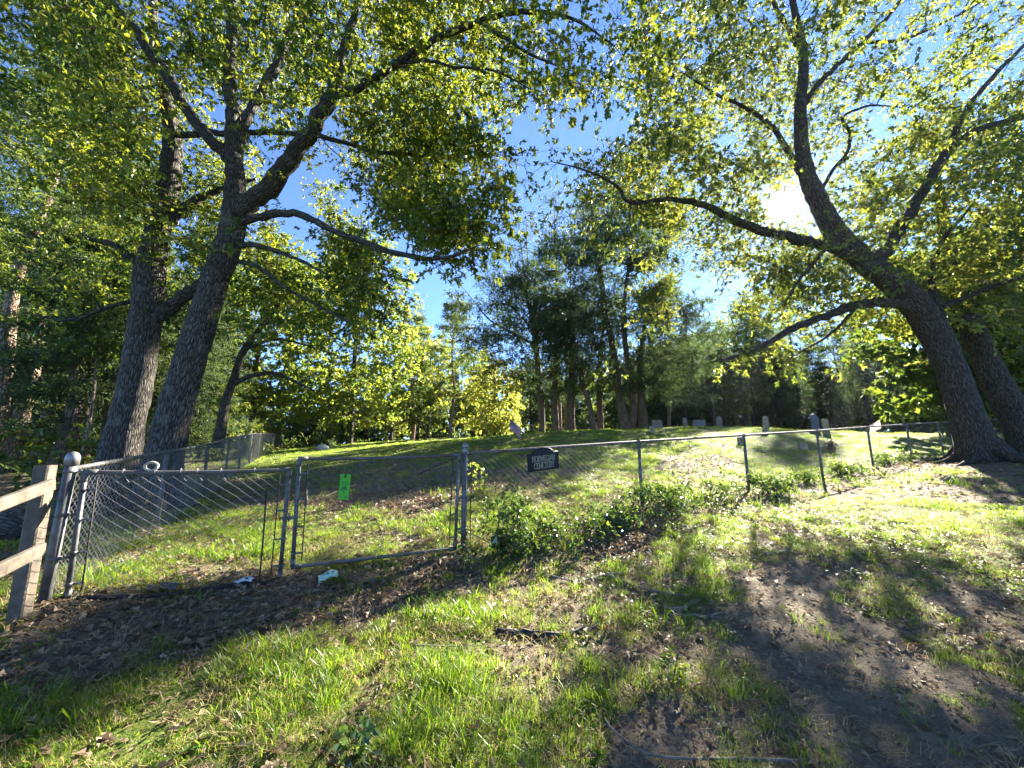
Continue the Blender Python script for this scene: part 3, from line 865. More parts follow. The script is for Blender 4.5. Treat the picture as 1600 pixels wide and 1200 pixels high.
# leaf clumps added upsun to shade the gate strip and the right-hand track
SHADE = [([(-20, 1140), (-20, 1040), (150, 955), (400, 915), (700, 868), (745, 900), (520, 950), (330, 1005), (150, 1065)], 150, (11, 17)),
         ([(1080, 930), (1200, 870), (1300, 880), (1450, 870), (1600, 890), (1620, 1200), (1020, 1200), (1040, 1110), (1080, 1040)], 20, (8, 13))]
for poly, n, yr in SHADE:
    pa = np.array(poly); k = 0
    while k < n:
        q = rng.uniform(pa.min(0), pa.max(0))
        if not in_poly(q[0:1], q[1:2], poly)[0]:
            continue
        k += 1
        g0 = gp(*q); yy = rng.uniform(*yr)
        att = np.vstack([att, g0 + SUN_DIR * ((yy - g0[1]) / SUN_DIR[1])])
px_, py_ = project(att)
att = att[~(any_poly(px_, py_, SKY_GAPS)) & (att[:, 2] > 3.6) & ~blocks_lit(att)]
att = front_cull(att, skP, 30)
mb = MB()
for P, r in grow(nodes, nr0, att):
    mb.tube(P, r, 5, 1, False)
clump_leaves(mb, att, 7, 8, .46, .114, LEAF_OAK_V, LEAF_OAK_F, 0, 1, tint_mu=.5, tint_sd=.26, twig_r=.0045, tipw=.72, lod=9.0)
cr = mb.build('crown', [M['oak_leaf_cool'], M['dark_bark']], oakR); cr["kind"] = "stuff"

# ---- general trees -------------------------------------------------------------
def broadleaf(name, loc, trunk, attr, bark, leafm, size=.16, ntw=5, nlf=5, twl=.5, tv=LEAF_V, tf=LEAF_F, sides=10, thin=.012, limbs=(), tint_mu=.45, rough=.08, twig_r=.004, flat=.6, droop=.25, seed=0, prune=1.0):
    """trunk: list of (x,y,z,r) relative to loc; limbs likewise; attr: clump centres relative to loc"""
    root = empty(name, loc)
    o = np.array(loc)
    if prune < 1:
        attr = attr[~(sunny(attr + o) & (rng.uniform(size=len(attr)) > prune)) & ~blocks_lit(attr + o)]
    sp, sr = [], []
    for k_, (nm, pts) in enumerate([('trunk', trunk)] + [('limb', l) for l in limbs]):
        a = catmull(np.array(pts, float), 4)
        mb = MB(); mb.tube(a[:, :3] + o, a[:, 3], sides if k_ == 0 else max(6, sides - 3), 0, True, rough, None, seed + k_)
        mb.build(nm, M[bark], root)
        if len(pts) > 2 or k_:
            sp.append(a[int(len(a) * .3):, :3]); sr.append(a[int(len(a) * .3):, 3])
    mb = MB()
    for P, r in grow(np.concatenate(sp), np.concatenate(sr), attr, thin):
        mb.tube(P + o, r, 4, 1, False)
    clump_leaves(mb, attr + o, ntw, nlf, twl, size, tv, tf, 0, 1, droop, flat, tint_mu, .2, twig_r)
    cr = mb.build('crown', [M[leafm], M['dark_bark']], root); cr["kind"] = "stuff"
    return root
def ell(n, c, s, lo=.3):
    v = rand_dirs(n) * (rng.uniform(lo ** 3, 1, n) ** (1 / 3))[:, None]
    return np.asarray(c) + v * np.asarray(s)
def conifer(name, loc, h, r0, bark, leafm, crown0=.25, spread=2.4, n=260, lean=(0, 0), size=.3, ntw=6, nlf=6, layered=True, tip=.15, tint_mu=.4, pads=None, twl=.45, tv=NEEDLE_V, sides=10, seed=0):
    """a cedar or pine: straight trunk, horizontal branches with sprays"""
    zs = np.linspace(0, h, 9)
    lx = lean[0] * (zs / h) + .12 * np.sin(zs * .9 + seed); ly = lean[1] * (zs / h) + .1 * np.cos(zs * .7 + seed)
    rr = r0 * (1 - .93 * (zs / h) ** .9); rr[0] *= 1.35
    trunk = list(zip(lx, ly, zs - .1, rr))
    if pads is None:
        z = rng.uniform(crown0 * h, h * .99, n)
        f = (z - crown0 * h) / (h * (1 - crown0))
        prof = spread * (np.clip(1.15 - f, 0, 1) ** .75) * np.clip(.45 + f * 4, 0, 1) + tip
        if layered:
            nw = max(5, int(h * 1.1))
            z = (np.round(z / h * nw) + rng.normal(0, .16, n)) * h / nw
            z = np.clip(z, crown0 * h * .9, h * 1.01)
        a = rng.uniform(0, 2 * np.pi, n); a += .5 * np.sin(a * 3 + seed)
        q = np.sqrt(rng.uniform(.08, 1, n)) * prof * rng.uniform(.6, 1.15, n)
        attr = np.stack([np.interp(z, zs, lx) + np.cos(a) * q, np.interp(z, zs, ly) + np.sin(a) * q, z - .12 * q], -1)
    else:
        attr = pads
    return broadleaf(name, loc, trunk, attr, bark, leafm, size, ntw, nlf, twl, tv, NEEDLE_F, sides, .010, tint_mu=tint_mu, flat=.35, droop=.3, seed=seed)
def ground_at(px, Y):
    p = at(px, 690, Y)
    return np.array([p[0], p[1], hz(p[0], p[1]) - .03])

# ---- second trunk behind the leaning oak
loc = ground_at(1600, 12.0)
o2 = broadleaf("oak_tree", loc, [(.25, 0, -.2, .55), (.05, 0, .6, .4), (-.35, 0, 1.9, .34), (-.75, 0, 3.2, .31), (-.95, 0, 4.6, .27), (-.9, .2, 6.5, .22), (-.7, .3, 9, .12), (-.6, .3, 11, .05)],
               np.concatenate([ell(330, (0, .3, 8.2), (4.6, 4.0, 3.6)), ell(110, (-.5, -.2, 4.6), (4.2, 2.6, 1.0))]), 'oak_bark_brown', 'oak_leaf_cool', .14, 6, 6, .5, sides=20, prune=.1,
               limbs=[[(-.85, 0, 3.7, .2), (-1.6, -.2, 4.6, .15), (-2.8, -.3, 5.6, .09), (-3.8, -.2, 6.6, .03)], [(-.9, 0, 4.4, .18), (.2, .2, 5.6, .13), (1.8, .4, 7, .07), (3, .5, 8, .02)]], seed=51)
tag(o2, "straight brown oak trunk at the right edge, standing behind the leaning oak", "tree")

# ---- cedar grove in the middle of the cemetery
def cedar_pix(trunks, Y, pads, label, seed, limbs=(), size=.26):
    """trunks: list of pixel polylines with radii; pads: pixel ellipses (px, py, rx, ry, n)"""
    b = trunks[0][0]
    loc = ground_at(b[0], Y)
    root = empty("cedar_tree", loc)
    sp, sr = [], []
    for k_, t in enumerate(list(trunks) + list(limbs)):
        P, r = pix_path([(p[0], p[1], Y + (p[3] if len(p) > 3 else 0), p[2] * (.56 if len(trunks) > 1 else .78)) for p in t], 4)
        mb = MB(); mb.tube(P, r, 16, 0, True, .16, None, seed + k_)
        mb.build('trunk' if k_ < len(trunks) else 'limb', M['cedar_bark'], root)
        sp.append(P[int(len(P) * .25):]); sr.append(r[int(len(P) * .25):])
    att = []
    for (px, py, rx, ry, n) in pads:
        n = int(n * 2.3)
        a = np.array([at(px + rx * u, py + ry * w, Y) for u, w in rand_dirs(n)[:, :2]])
        a[:, 1] += rng.normal(0, rx / F * Y * .8, n)
        att.append(a)
    att = np.concatenate(att)
    att = att[~(sunny(att) & (rng.uniform(size=len(att)) > .55)) & ~sunny(att, .55) & ~blocks_lit(att, .8)]
    mb = MB()
    for P, r in grow(np.concatenate(sp), np.concatenate(sr), att, .012, .12, .05):
        mb.tube(P, r, 4, 1, False)
    clump_leaves(mb, att, 8, 7, .75, size * 1.05, NEEDLE_V * np.array([1, 1.25, 1]), NEEDLE_F, 0, 1, .3, .35, .4, .2)
    cr = mb.build('crown', [M['cedar_leaf'], M['dark_bark']], root); cr["kind"] = "stuff"
    tag(root, label, "tree", "old cedars in the middle of the cemetery")
    return root
cedar_pix([[(985, 690, .62), (978, 668, .5), (972, 640, .42), (966, 600, .38), (958, 545, .34), (946, 490, .3), (940, 440, .25), (934, 390, .2), (926, 340, .14), (920, 300, .06)],
           [(985, 680, .4, .3), (990, 640, .36, .3), (985, 590, .3, .3), (976, 530, .26, .3), (976, 470, .22, .3), (982, 420, .16, .3), (988, 370, .1, .3), (990, 330, .05, .3)]], 21.0,
          [(900, 395, 55, 30, 50), (970, 350, 55, 30, 36), (935, 440, 70, 22, 44), (1030, 420, 45, 30, 34), (870, 470, 40, 15, 22), (1000, 480, 70, 22, 44), (910, 520, 70, 20, 44),
           (1040, 530, 55, 25, 34), (960, 560, 60, 18, 28), (1050, 590, 40, 25, 26), (940, 320, 40, 20, 18), (1055, 470, 40, 30, 26), (1000, 380, 70, 40, 40), (1070, 540, 45, 40, 30), (1030, 340, 40, 25, 18), (1060, 400, 40, 30, 20), (980, 600, 70, 16, 20)],
          "largest cedar of the grove, twin brown trunks and a dark ragged crown", 61)
cedar_pix([[(846, 690, .3), (847, 660, .24), (846, 620, .21), (842, 580, .19), (838, 520, .15), (836, 460, .1), (838, 410, .04)]], 24.0,
          [(820, 560, 60, 22, 30), (850, 510, 50, 20, 26), (790, 590, 40, 14, 16), (850, 600, 40, 16, 20), (835, 450, 40, 22, 18), (800, 520, 45, 14, 14), (760, 470, 50, 30, 10), (735, 500, 35, 30, 7), (800, 420, 40, 25, 10), (745, 560, 40, 14, 10), (790, 550, 60, 25, 24), (830, 480, 60, 30, 30), (800, 460, 50, 30, 16), (760, 530, 40, 20, 10)],
          "leftmost cedar of the dark grove, beside the yellow drooping tree", 66,
          [[(838, 540, .12), (800, 520, .1), (765, 500, .07), (740, 470, .04), (715, 440, .015)], [(838, 520, .1), (790, 470, .06), (760, 440, .03), (745, 410, .012)], [(836, 500, .1), (870, 470, .06), (900, 450, .03)]])
cedar_pix([[(868, 690, .34), (868, 660, .26), (867, 620, .23), (868, 570, .2), (870, 510, .15), (872, 450, .08)]], 23.0,
          [(880, 560, 45, 20, 26), (860, 600, 40, 16, 18), (890, 490, 45, 18, 22), (880, 440, 35, 18, 16)],
          "second cedar from the left in the grove, straight dark trunk", 69)
cedar_pix([[(892, 692, .38), (892, 660, .3), (893, 620, .27), (894, 570, .22), (896, 510, .16), (890, 450, .08)]], 22.5,
          [(905, 560, 45, 18, 22), (890, 590, 40, 14, 16), (915, 470, 45, 18, 22), (880, 410, 40, 20, 18)],
          "third cedar from the left in the grove, thick dark trunk", 72)
cedar_pix([[(930, 692, .24), (926, 660, .2), (918, 620, .18), (910, 590, .16), (902, 560, .13), (895, 520, .09), (890, 470, .05)]], 20.5,
          [(895, 545, 40, 18, 18), (880, 510, 40, 16, 16), (920, 590, 40, 12, 10)],
          "slim cedar leaning left in front of the grove", 75)
cedar_pix([[(938, 690, .3), (938, 655, .25), (936, 610, .22), (938, 560, .18), (944, 500, .1)]], 23.5,
          [(950, 590, 45, 16, 22), (960, 520, 50, 20, 22)],
          "cedar just left of the largest twin trunk, dark and straight", 78)
cedar_pix([[(1007, 690, .42), (1005, 660, .34), (1003, 630, .3), (1000, 595, .27), (1002, 550, .2), (1010, 490, .12), (1015, 440, .05)]], 22.0,
          [(1020, 560, 45, 18, 24), (1060, 610, 35, 20, 20), (1030, 500, 45, 20, 24), (1045, 440, 40, 20, 18), (1010, 600, 40, 12, 14)],
          "rightmost cedar of the grove with a pale fluted trunk", 81)
# bare and thin trees standing behind the grove
def thin_tree(px0, py0, px1, py1, Y, r, label, seed, nat=26, leaf=2):
    P0, P1 = at(px0, py0, Y), at(px1, py1, Y)
    g = hz(P0[0], P0[1])
    b = np.array([P0[0] - (P1[0] - P0[0]) * .3, Y, g - .1])
    root = empty("bare_tree", b)
    P = catmull(np.array([b, P0, (P0 + P1) / 2 + rng.normal(size=3) * .15, P1]), 4)
    r_ = np.linspace(r, .02, len(P))
    mb = MB(); mb.tube(P, r_, 8, 0, True, .05, None, seed); mb.build('trunk', M['pine_bark'], root)
    t = rng.uniform(.45, 1.02, nat)[:, None]
    att = P0 + (P1 - P0) * t + rng.normal(size=(nat, 3)) * np.array([1.3, 1.2, .6]) * (1.15 - .6 * t)
    mb = MB()
    for Q, q in grow(P[6:], r_[6:], att, .009, .15, .05):
        mb.tube(Q, q, 4, 1, False)
    clump_leaves(mb, att, 6, leaf, .7, .16, NEEDLE_V * np.array([1, 1.6, 1]), NEEDLE_F, 0, 1, .2, .5, .6, .2, .006)
    cr = mb.build('crown', [M['pine_leaf'], M['twig']], root); cr["kind"] = "stuff"
    tag(root, label, "tree", "thin trees behind the cedar grove")
thin_tree(838, 560, 810, 350, 24, .17, "bare thin trunk leaning left behind the cedar grove", 91, 50, 2)
thin_tree(842, 560, 822, 330, 27, .15, "slender grey trunk behind the leftmost cedar", 92, 40, 3)
thin_tree(872, 560, 865, 300, 26, .16, "tall thin straight trunk rising above the cedar grove", 93, 46, 4)
thin_tree(886, 560, 892, 320, 29, .15, "thin pale trunk behind the thick cedars", 94, 40, 4)
thin_tree(1046, 600, 1050, 400, 26, .14, "thin leafy trunk right of the cedar grove", 96, 50, 6)

# ---- trees along the far left edge of the field
def leafy(px, Y, h, cr_r, leafm, label, cat="tree", name="broadleaf_tree", n=170, size=.24, low=.22, bark='dark_bark', r0=.2, tint=.45, seed=0, group=None, lean=0.0, ntw=6, nlf=6):
    loc = ground_at(px, Y)
    a = np.concatenate([ell(int(n * .75), (lean, 0, h * (.5 + low / 2)), (cr_r, cr_r, h * (1 - low) / 2), .35), ell(int(n * .25), (lean * .6, 0, h * (low + .15)), (cr_r * .95, cr_r * .95, h * .16))])
    a = a[a[:, 2] > .5]
    t = broadleaf(name, loc, [(0, 0, -.2, r0 * 1.4), (.05, 0, .5, r0), (lean * .3, .1, h * .3, r0 * .8), (lean * .7, 0, h * .55, r0 * .55), (lean, 0, h * .88, r0 * .15)], a, bark, leafm, size, ntw, nlf, .6,
                  CLUMP_V, CLUMP_F, 9, seed=seed, tint_mu=tint)
    tag(t, label, cat, group)
    return t
leafy(388, 25, 15, 5.0, 'maple_leaf', "tall bright green broadleaf tree over the left chain link fence", n=440, size=.25, low=.2, seed=101)
leafy(545, 32, 19, 6.0, 'maple_leaf', "bright yellow green spreading tree at the left end of the field", n=680, size=.27, low=.06, seed=102, r0=.28)
leafy(610, 40, 14, 4.2, 'maple_leaf', "pale green tree left of the sky gap, at the far field edge", n=230, size=.32, low=.1, seed=103, tint=.6)
leafy(668, 44, 13.5, 3.2, 'maple_leaf', "yellowish tree between the two pines at the far edge", n=170, size=.34, low=.3, seed=104, tint=.85)
leafy(652, 31, 4.2, 1.5, 'wood_leaf', "small round green sapling under the far pines", n=80, size=.17, low=.3, seed=105, r0=.05)
leafy(772, 26, 5.4, 2.1, 'yellow_leaf', "drooping yellow tree behind the small flag", n=190, size=.2, low=.06, seed=106, r0=.08)
leafy(738, 37, 9, 2.4, 'maple_leaf', "light green tree left of the drooping yellow one", n=130, size=.3, low=.2, seed=107)
p1 = conifer("pine_tree", ground_at(705, 32), 12.5, .17, 'pine_bark', 'pine_leaf', .28, 2.4, 190, size=.34, seed=111, tint_mu=.6); tag(p1, "slender pine with thin orange trunk right of the sapling", "tree")
p2 = conifer("pine_tree", ground_at(645, 40), 14, .2, 'pine_bark', 'pine_leaf', .35, 2.5, 170, size=.4, seed=112, tint_mu=.5); tag(p2, "tall pine behind the small round sapling", "tree")
p3 = conifer("pine_tree", ground_at(402, 27), 5.6, .09, 'pine_bark', 'pine_leaf', .05, 2.0, 170, size=.3, seed=113, tint_mu=.75); tag(p3, "young bright green conifer beside the far end of the left fence", "tree")
p4 = conifer("pine_tree", ground_at(345, 19), 4.6, .09, 'pine_bark', 'pine_leaf', .05, 1.7, 150, size=.28, seed=114, tint_mu=.7); tag(p4, "low feathery conifer behind the middle of the left fence", "tree")

# the dark leaning tree with the curved limb behind the left fence
loc = at(343, 690, 13.0); loc[2] = hz(loc[0], loc[1]) - .03
rel = lambda pts: [(*(at(p[0], p[1], 13.0) - loc), p[2]) for p in pts]
dk = broadleaf("dark_tree", loc, rel([(340, 700, .2), (345, 670, .16), (352, 630, .14), (366, 590, .125), (380, 550, .11), (405, 515, .09), (432, 480, .06), (470, 440, .03)]),
               np.concatenate([ell(150, at(500, 470, 13.5) - loc, (2.4, 2.2, 1.2)), ell(90, at(420, 440, 13.5) - loc, (1.8, 1.8, 1.0))]), 'dark_bark', 'maple_leaf', .17, 5, 5, .5, sides=10,
               limbs=[rel([(366, 600, .09), (390, 588, .08), (425, 583, .07), (452, 592, .055), (490, 610, .03)]), rel([(383, 545, .07), (430, 530, .05), (480, 540, .035), (540, 560, .015)])], seed=121)
tag(dk, "black crooked leaning tree with a curved limb behind the left fence", "tree")

# ---- the pines and cedars of the left wood
leftw = [("pine_tree", 18, 14.0, 19, .26, "tall pale barked pine trunk at the far left edge"), ("pine_tree", -25, 11.5, 17, .24, "leaning pine cut by the left edge of the picture"),
         ("pine_tree", 62, 20.0, 20, .25, "second tall pine from the left edge"), ("pine_tree", 40, 27.0, 21, .26, "tall pine deep in the left wood"),
         ("pine_tree", 150, 24.0, 20, .24, "pine seen between the left pines and the double oak"), ("pine_tree", 105, 31.0, 21, .25, "pine far back in the left wood with sunlit trunk"),
         ("pine_tree", 300, 29.0, 20, .25, "pine just right of the double oak, deep in the wood"), ("pine_tree", 340, 36.0, 21, .26, "distant pine behind the crooked black tree")]
for k_, (nm, px, Y, h, r, lb) in enumerate(leftw):
    t = conifer(nm, ground_at(px, Y), h, r, 'pine_bark', 'pine_leaf', .42, 3.0, 230, lean=(rng.normal() * .5, 0), size=.24, ntw=9, nlf=9, twl=.7, seed=130 + k_, tint_mu=.5)
    tag(t, lb, "tree", "pines of the left wood")
leftc = [(96, 11.5, 8.5, .27, 2.2, "cedar with an orange sunlit trunk behind the wooden fence"), (20, 17, 9, .16, 2.4, "dark cedar low in the left wood behind the pale pine"),
         (130, 16.5, 9.5, .2, 2.6, "dark cedar between the left pines and the double oak"), (170, 12.5, 7.5, .14, 2.2, "cedar directly behind the left trunk of the double oak"),
         (285, 16, 8.0, .16, 2.3, "cedar behind the right trunk of the double oak"), (318, 21, 9.0, .17, 2.4, "cedar above the bend of the left fence"), (-60, 13, 9.0, .2, 2.6, "cedar at the left margin beyond the wooden fence")]
for k_, (px, Y, h, r, sp_, lb) in enumerate(leftc):
    t = conifer("cedar_tree", ground_at(px, Y), h, r, 'cedar_bark', 'cedar_leaf', .16 if k_ else .3, sp_, 280, size=.22, ntw=8, nlf=8, seed=150 + k_, tint_mu=.55)
    tag(t, lb, "tree", "cedars of the left wood")
sap = leafy(128, 10.5, 6.5, 1.5, 'wood_leaf', "thin pale sapling trunk between the wooden fence and the double oak", n=60, size=.15, low=.5, r0=.05, seed=171, bark='pine_bark')

# ---- the wood all round: shared meshes, every tree an object of its own
protos = {}
def hide_proto(o):
    return o
protos['broad'] = [leafy(2300 + 0 * k_, 60, h, r, 'wood_leaf', "proto", n=n, size=.42, low=lw, seed=200 + k_, tint=tt, ntw=6, nlf=6) for k_, (h, r, n, lw, tt) in enumerate([(13, 4.2, 170, .15, .45), (11, 3.8, 150, .1, .35), (14, 4.0, 170, .25, .6)])]
protos['cedar'] = [conifer("cedar_tree", ground_at(2300, 60), h, .2, 'dark_bark', 'cedar_leaf', .22, sp_, 200, size=.42, seed=210 + k_, tint_mu=.45, twl=.6) for k_, (h, sp_) in enumerate([(10, 2.5), (9, 2.7), (11.5, 2.4)])]

protos['pine'] = [conifer("pine_tree", ground_at(2300, 60), h, .22, 'dark_bark', 'pine_leaf', .4, 2.8, 170, size=.5, seed=220 + k_, tint_mu=.5, twl=.6) for k_, h in enumerate([17, 19])]
used = {id(o): False for l in protos.values() for o in l}
def plant(kind, x, y, s, label, group):
    o = protos[kind][rng.integers(len(protos[kind]))]
    loc = (x, y, hz(x, y) - .05)
    rz = float(rng.uniform(0, 6.28))
    if not used[id(o)]:
        used[id(o)] = True
        o.location = loc; o.rotation_euler = (0, 0, rz); o.scale = (s, s, s); t = o
    else:
        t = copy_thing(o, loc, rz, s)
    tag(t, label, "tree", group)
    return t
ORD = ['nearest', 'second', 'third', 'fourth', 'fifth', 'sixth', 'seventh', 'eighth', 'ninth', 'tenth', 'eleventh', 'twelfth', 'thirteenth', 'fourteenth', 'fifteenth', 'sixteenth']
def zone(n, pxr, Yr, kinds, sr, label, group, marks, mind=1.9):
    done = []; tries = 0; recs = []
    while len(done) < n and tries < 4000:
        tries += 1
        px = rng.uniform(*pxr); Y = rng.uniform(*Yr)
        p = at(px, 690, Y)
        if any(math.hypot(p[0] - q[0], p[1] - q[1]) < mind for q in done):
            continue
        done.append(p)
        kd = kinds[rng.integers(len(kinds))]
        recs.append((px, Y, kd, plant(kd, p[0], p[1], rng.uniform(*sr), label[kd], group)))
    by = {}
    for r_ in recs:
        lm = min(marks, key=lambda m: abs(m[0] - r_[0]))[1]
        by.setdefault((r_[2], lm), []).append(r_)
    for (kd, lm), rs_ in by.items():
        for j, r_ in enumerate(sorted(rs_, key=lambda q: q[1])):
            r_[3]['label'] = f"{label[kd]} {lm}" + (f", {ORD[j]} back into the wood" if len(rs_) > 1 else '')
zone(26, (-140, 330), (22, 44), ('broad', 'cedar', 'broad', 'pine'), (.8, 1.1), {'broad': "leafy tree", 'cedar': "dark cedar", 'pine': "pine"}, "trees deep in the left wood",
     [(-100, "out past the wooden fence"), (0, "behind the pale barked pine at the left"), (70, "behind the wooden fence post"), (130, "behind the thin pale sapling"), (200, "behind the left oak trunk"), (270, "behind the right oak trunk"), (330, "behind the crooked black tree")])
zone(30, (380, 830), (54, 74), ('broad', 'cedar', 'cedar', 'pine'), (.6, .85), {'broad': "far leafy tree", 'cedar': "far dark cedar", 'pine': "far pine"}, "trees behind the far end of the field",
     [(390, "past the left fence's end"), (470, "behind the pale boulder"), (545, "behind the bright spreading tree"), (610, "left of the round sapling"), (660, "behind the round sapling"), (705, "behind the slender pine"), (770, "behind the drooping yellow tree"), (825, "left of the cedar grove")])
zone(16, (820, 1060), (40, 58), ('cedar', 'broad', 'cedar'), (.7, .95), {'broad': "leafy tree", 'cedar': "dark tree"}, "trees behind the cedar grove",
     [(846, "behind the leftmost grove cedar"), (880, "behind the second grove cedar"), (915, "behind the slim leaning cedar"), (960, "behind the twin trunked cedar"), (1005, "behind the pale fluted cedar"), (1045, "just right of the grove")])
zone(84, (1040, 1500), (35, 58), ('cedar', 'cedar', 'broad', 'cedar', 'pine', 'cedar'), (.66, .95), {'broad': "leafy tree", 'cedar': "dark cedar", 'pine': "dark pine"}, "trees behind the headstones",
     [(1050, "behind the low block headstone"), (1093, "behind the wide dark headstone"), (1125, "behind the rounded grey headstone"), (1160, "between the grey and slim tan headstones"), (1196, "behind the slim tan headstone"), (1235, "left of the glossy monument"),
      (1280, "behind the glossy monument"), (1330, "right of the tall tan headstone"), (1372, "behind the pale red flag"), (1415, "behind the last fence posts"), (1470, "behind the leaning oak")])
zone(18, (1480, 1760), (17, 30), ('broad', 'broad', 'cedar'), (.6, .85), {'broad': "leafy tree", 'cedar': "dark cedar"}, "trees right of the leaning oak",
     [(1500, "behind the leaning oak's foot"), (1560, "between the two right oak trunks"), (1610, "behind the straight right oak"), (1700, "out past the right edge")])
for l in protos.values():                            # a source that was never planted is removed
    for o in l:
        if not used[id(o)]:
            for c in list(o.children):
                bpy.data.objects.remove(c)
            bpy.data.objects.remove(o)

# ---- undergrowth and the far wood, masses nobody could count
mb = MB()
n = 700
px = rng.uniform(-150, 1750, n); Y = rng.uniform(30, 52, n)
P = np.array([at(a, 690, b) for a, b in zip(px, Y)])
left = rng.uniform(size=n) < .45
for j in np.where(left)[0]:
    yy = rng.uniform(8, 40); P[j] = (-3.9 - .563 * (yy - 3.3) - rng.uniform(2.5, 18), yy, 0)
P[:, 2] = height(P[:, 0], P[:, 1]) + rng.uniform(.1, 1.7, n) * rng.uniform(.3, 1, n)
clump_leaves(mb, P, 7, 5, .7, .22, LEAF_V, LEAF_F, 0, 1, .1, .7, .4, .25)
u = mb.build('undergrowth', [M['wood_leaf'], M['twig']]); tag(u, kind='stuff')
mb = MB()
n = 1700
a = rng.uniform(-1.25, 1.25, n); R = rng.uniform(62, 84, n)
P = np.stack([np.sin(a) * R, np.cos(a) * R, rng.uniform(0, 1, n) ** 1.3 * (5 + 5 * fbm(a * 14, a * 0, 77))], -1)
P[:, 2] += height(P[:, 0], P[:, 1])
clump_leaves(mb, P, 6, 6, 1.5, .95, LEAF_V, LEAF_F, 0, 1, .1, .7, .4, .2, 0)
u = mb.build('far_wood', [M['wood_leaf'], M['twig']]); tag(u, kind='stuff')

# ------------------------------------------------------------------ chain link fences and gates
FA = at(725, 702, 4.75); FB = at(1465, 660, 13.58)
FD = unit((FB - FA)[:2]); FN = np.array([FD[1], -FD[0]])         # along the fence, and towards the camera
def on_fence(px, py=700, off=0.0):
    d = ray(px, py)
    o = FA[:2] + FN * off
    t = ((o - CAM[:2]) @ FN) / (d[:2] @ FN)
    return CAM + d * t
GL = on_fence(112, 725); GR = on_fence(727, 702)
LD = np.array([-FD[1], FD[0]])
SIDE = np.array([FD[0], FD[1], 0]); FRONT = np.array([FN[0], FN[1], 0])
def pipe(mb, a, b, r, sides=10, mat=0):
    mb.tube(np.array([a, b]), r, sides, mat, True)
def ball_cap(mb, p, r):
    pr = [(.0, r * 1.08), (.03, r * 1.12), (.05, r * 1.08), (.055, r * .6), (.065, r * .95), (.085, r * 1.2), (.105, r * 1.1), (.125, r * .7), (.135, r * .1)]
    P = np.array([p + np.array([0, 0, z]) for z, _ in pr])
    mb.tube(P, [q for _, q in pr], 14, 0, True)
def dome_cap(mb, p, r):
    pr = [(-.01, r * 1.13), (.05, r * 1.15), (.065, r * 1.05), (.085, r * .75), (.095, r * .3), (.098, r * .03)]
    mb.tube(np.array([p + np.array([0, 0, z]) for z, _ in pr]), [q for _, q in pr], 14, 0, True)
def band(mb, p, r, axis=None):
    mb.tube(np.array([p - np.array([0, 0, .012]), p + np.array([0, 0, .012])]), r * 1.12, 12, 0, True)
    if axis is not None:
        mb.box(p + axis * r * 1.7, (.03, .03, .02), None, 0, .004)
def link_fabric(P0, d, length, bottom, top, a=.042, r=.0010, s0=0.0, sag=None):
    """woven zigzag wires between the curves bottom(s) and top(s)"""
    nx = int(length / a)
    rows = 29 if a < .045 else 24
    j = np.arange(nx)[:, None]; kk = np.arange(rows + 1)[None]
    s = s0 + (j + ((kk + j) % 2)) * a
    sb = s0 + (j + .5) * a + 0 * kk
    f = kk / rows
    zb = bottom(sb.ravel()).reshape(sb.shape); zt = top(sb.ravel()).reshape(sb.shape)
    z = zb + (zt - zb) * f
    w = .004 * (((kk + j) % 2) * 2 - 1)
    if sag is not None:
        w = w + sag(s, f)
    nrm = np.array([d[1], -d[0]])
    X = P0[0] + d[0] * s + nrm[0] * w; Yv = P0[1] + d[1] * s + nrm[1] * w
    V = np.stack([X, Yv, z], -1)
    A = V[:, :-1].reshape(-1, 3); B = V[:, 1:].reshape(-1, 3)
    t = unit(B - A); x = unit(np.cross(t, np.array([nrm[0], nrm[1], .01]))); y = np.cross(t, x)
    ring = np.stack([A + r * x, A - .5 * r * x + .87 * r * y, A - .5 * r * x - .87 * r * y, B + r * x, B - .5 * r * x + .87 * r * y, B - .5 * r * x - .87 * r * y], 1)
    o = (np.arange(len(A)) * 6)[:, None, None]
    q = (np.array([(0, 1, 4, 3), (1, 2, 5, 4), (2, 0, 3, 5)])[None] + o).reshape(-1, 4)
    return ring.reshape(-1, 3), q
# ---- right-hand fence
postpx = [(998, 690), (1162, 680), (1276, 673), (1355, 667), (1416, 663), (1465, 660)]
fence = empty("chain_link_fence", (GR[0], GR[1], hz(GR[0], GR[1])))
tag(fence, "chain link fence with dark top rail running from the gate up to the leaning oak", "fence")
tops = [on_fence(*p) for p in postpx]
sp_ = [float((t[:2] - GR[:2]) @ FD) for t in tops]
zz = [t[2] for t in tops]
for q in range(5):                                   # posts on beyond the leaning oak
    sp_.append(sp_[-1] + 2.98); zz.append(zz[-1] + .15)
rs = np.array([0] + sp_); rz_ = np.array([GR[2] - .05] + zz)
rail_z = lambda s: np.interp(s, rs, rz_)
P_of = lambda s: np.array([GR[0] + FD[0] * s, GR[1] + FD[1] * s])
for s, z in zip(sp_, zz):
    x, y = P_of(s)
    mb = MB(); pipe(mb, np.array([x, y, hz(x, y) - .2]), np.array([x, y, z - .02]), .026)
    pipe(mb, np.array([x, y, z - .03]), np.array([x, y, z + .025]), .034)
    mb.build('post', M['galv'], fence)
ss = np.linspace(0.03, sp_[-1], 60)
mb = MB(); mb.tube(np.array([[*P_of(s), rail_z(s)] for s in ss]), .021, 10, 0); rail = mb.build('top_rail', M['galv_rust'], fence)
hb = lambda s: height(GR[0] + FD[0] * s, GR[1] + FD[1] * s) + .02
mb = MB(); V, q = link_fabric(GR[:2] + FN * .03, FD, sp_[-1] - .05, hb, lambda s: rail_z(s) + .03); mb.add(V, [q], 0)
o = mb.build('chain_link_mesh', M['wire'], fence); o["kind"] = "stuff"
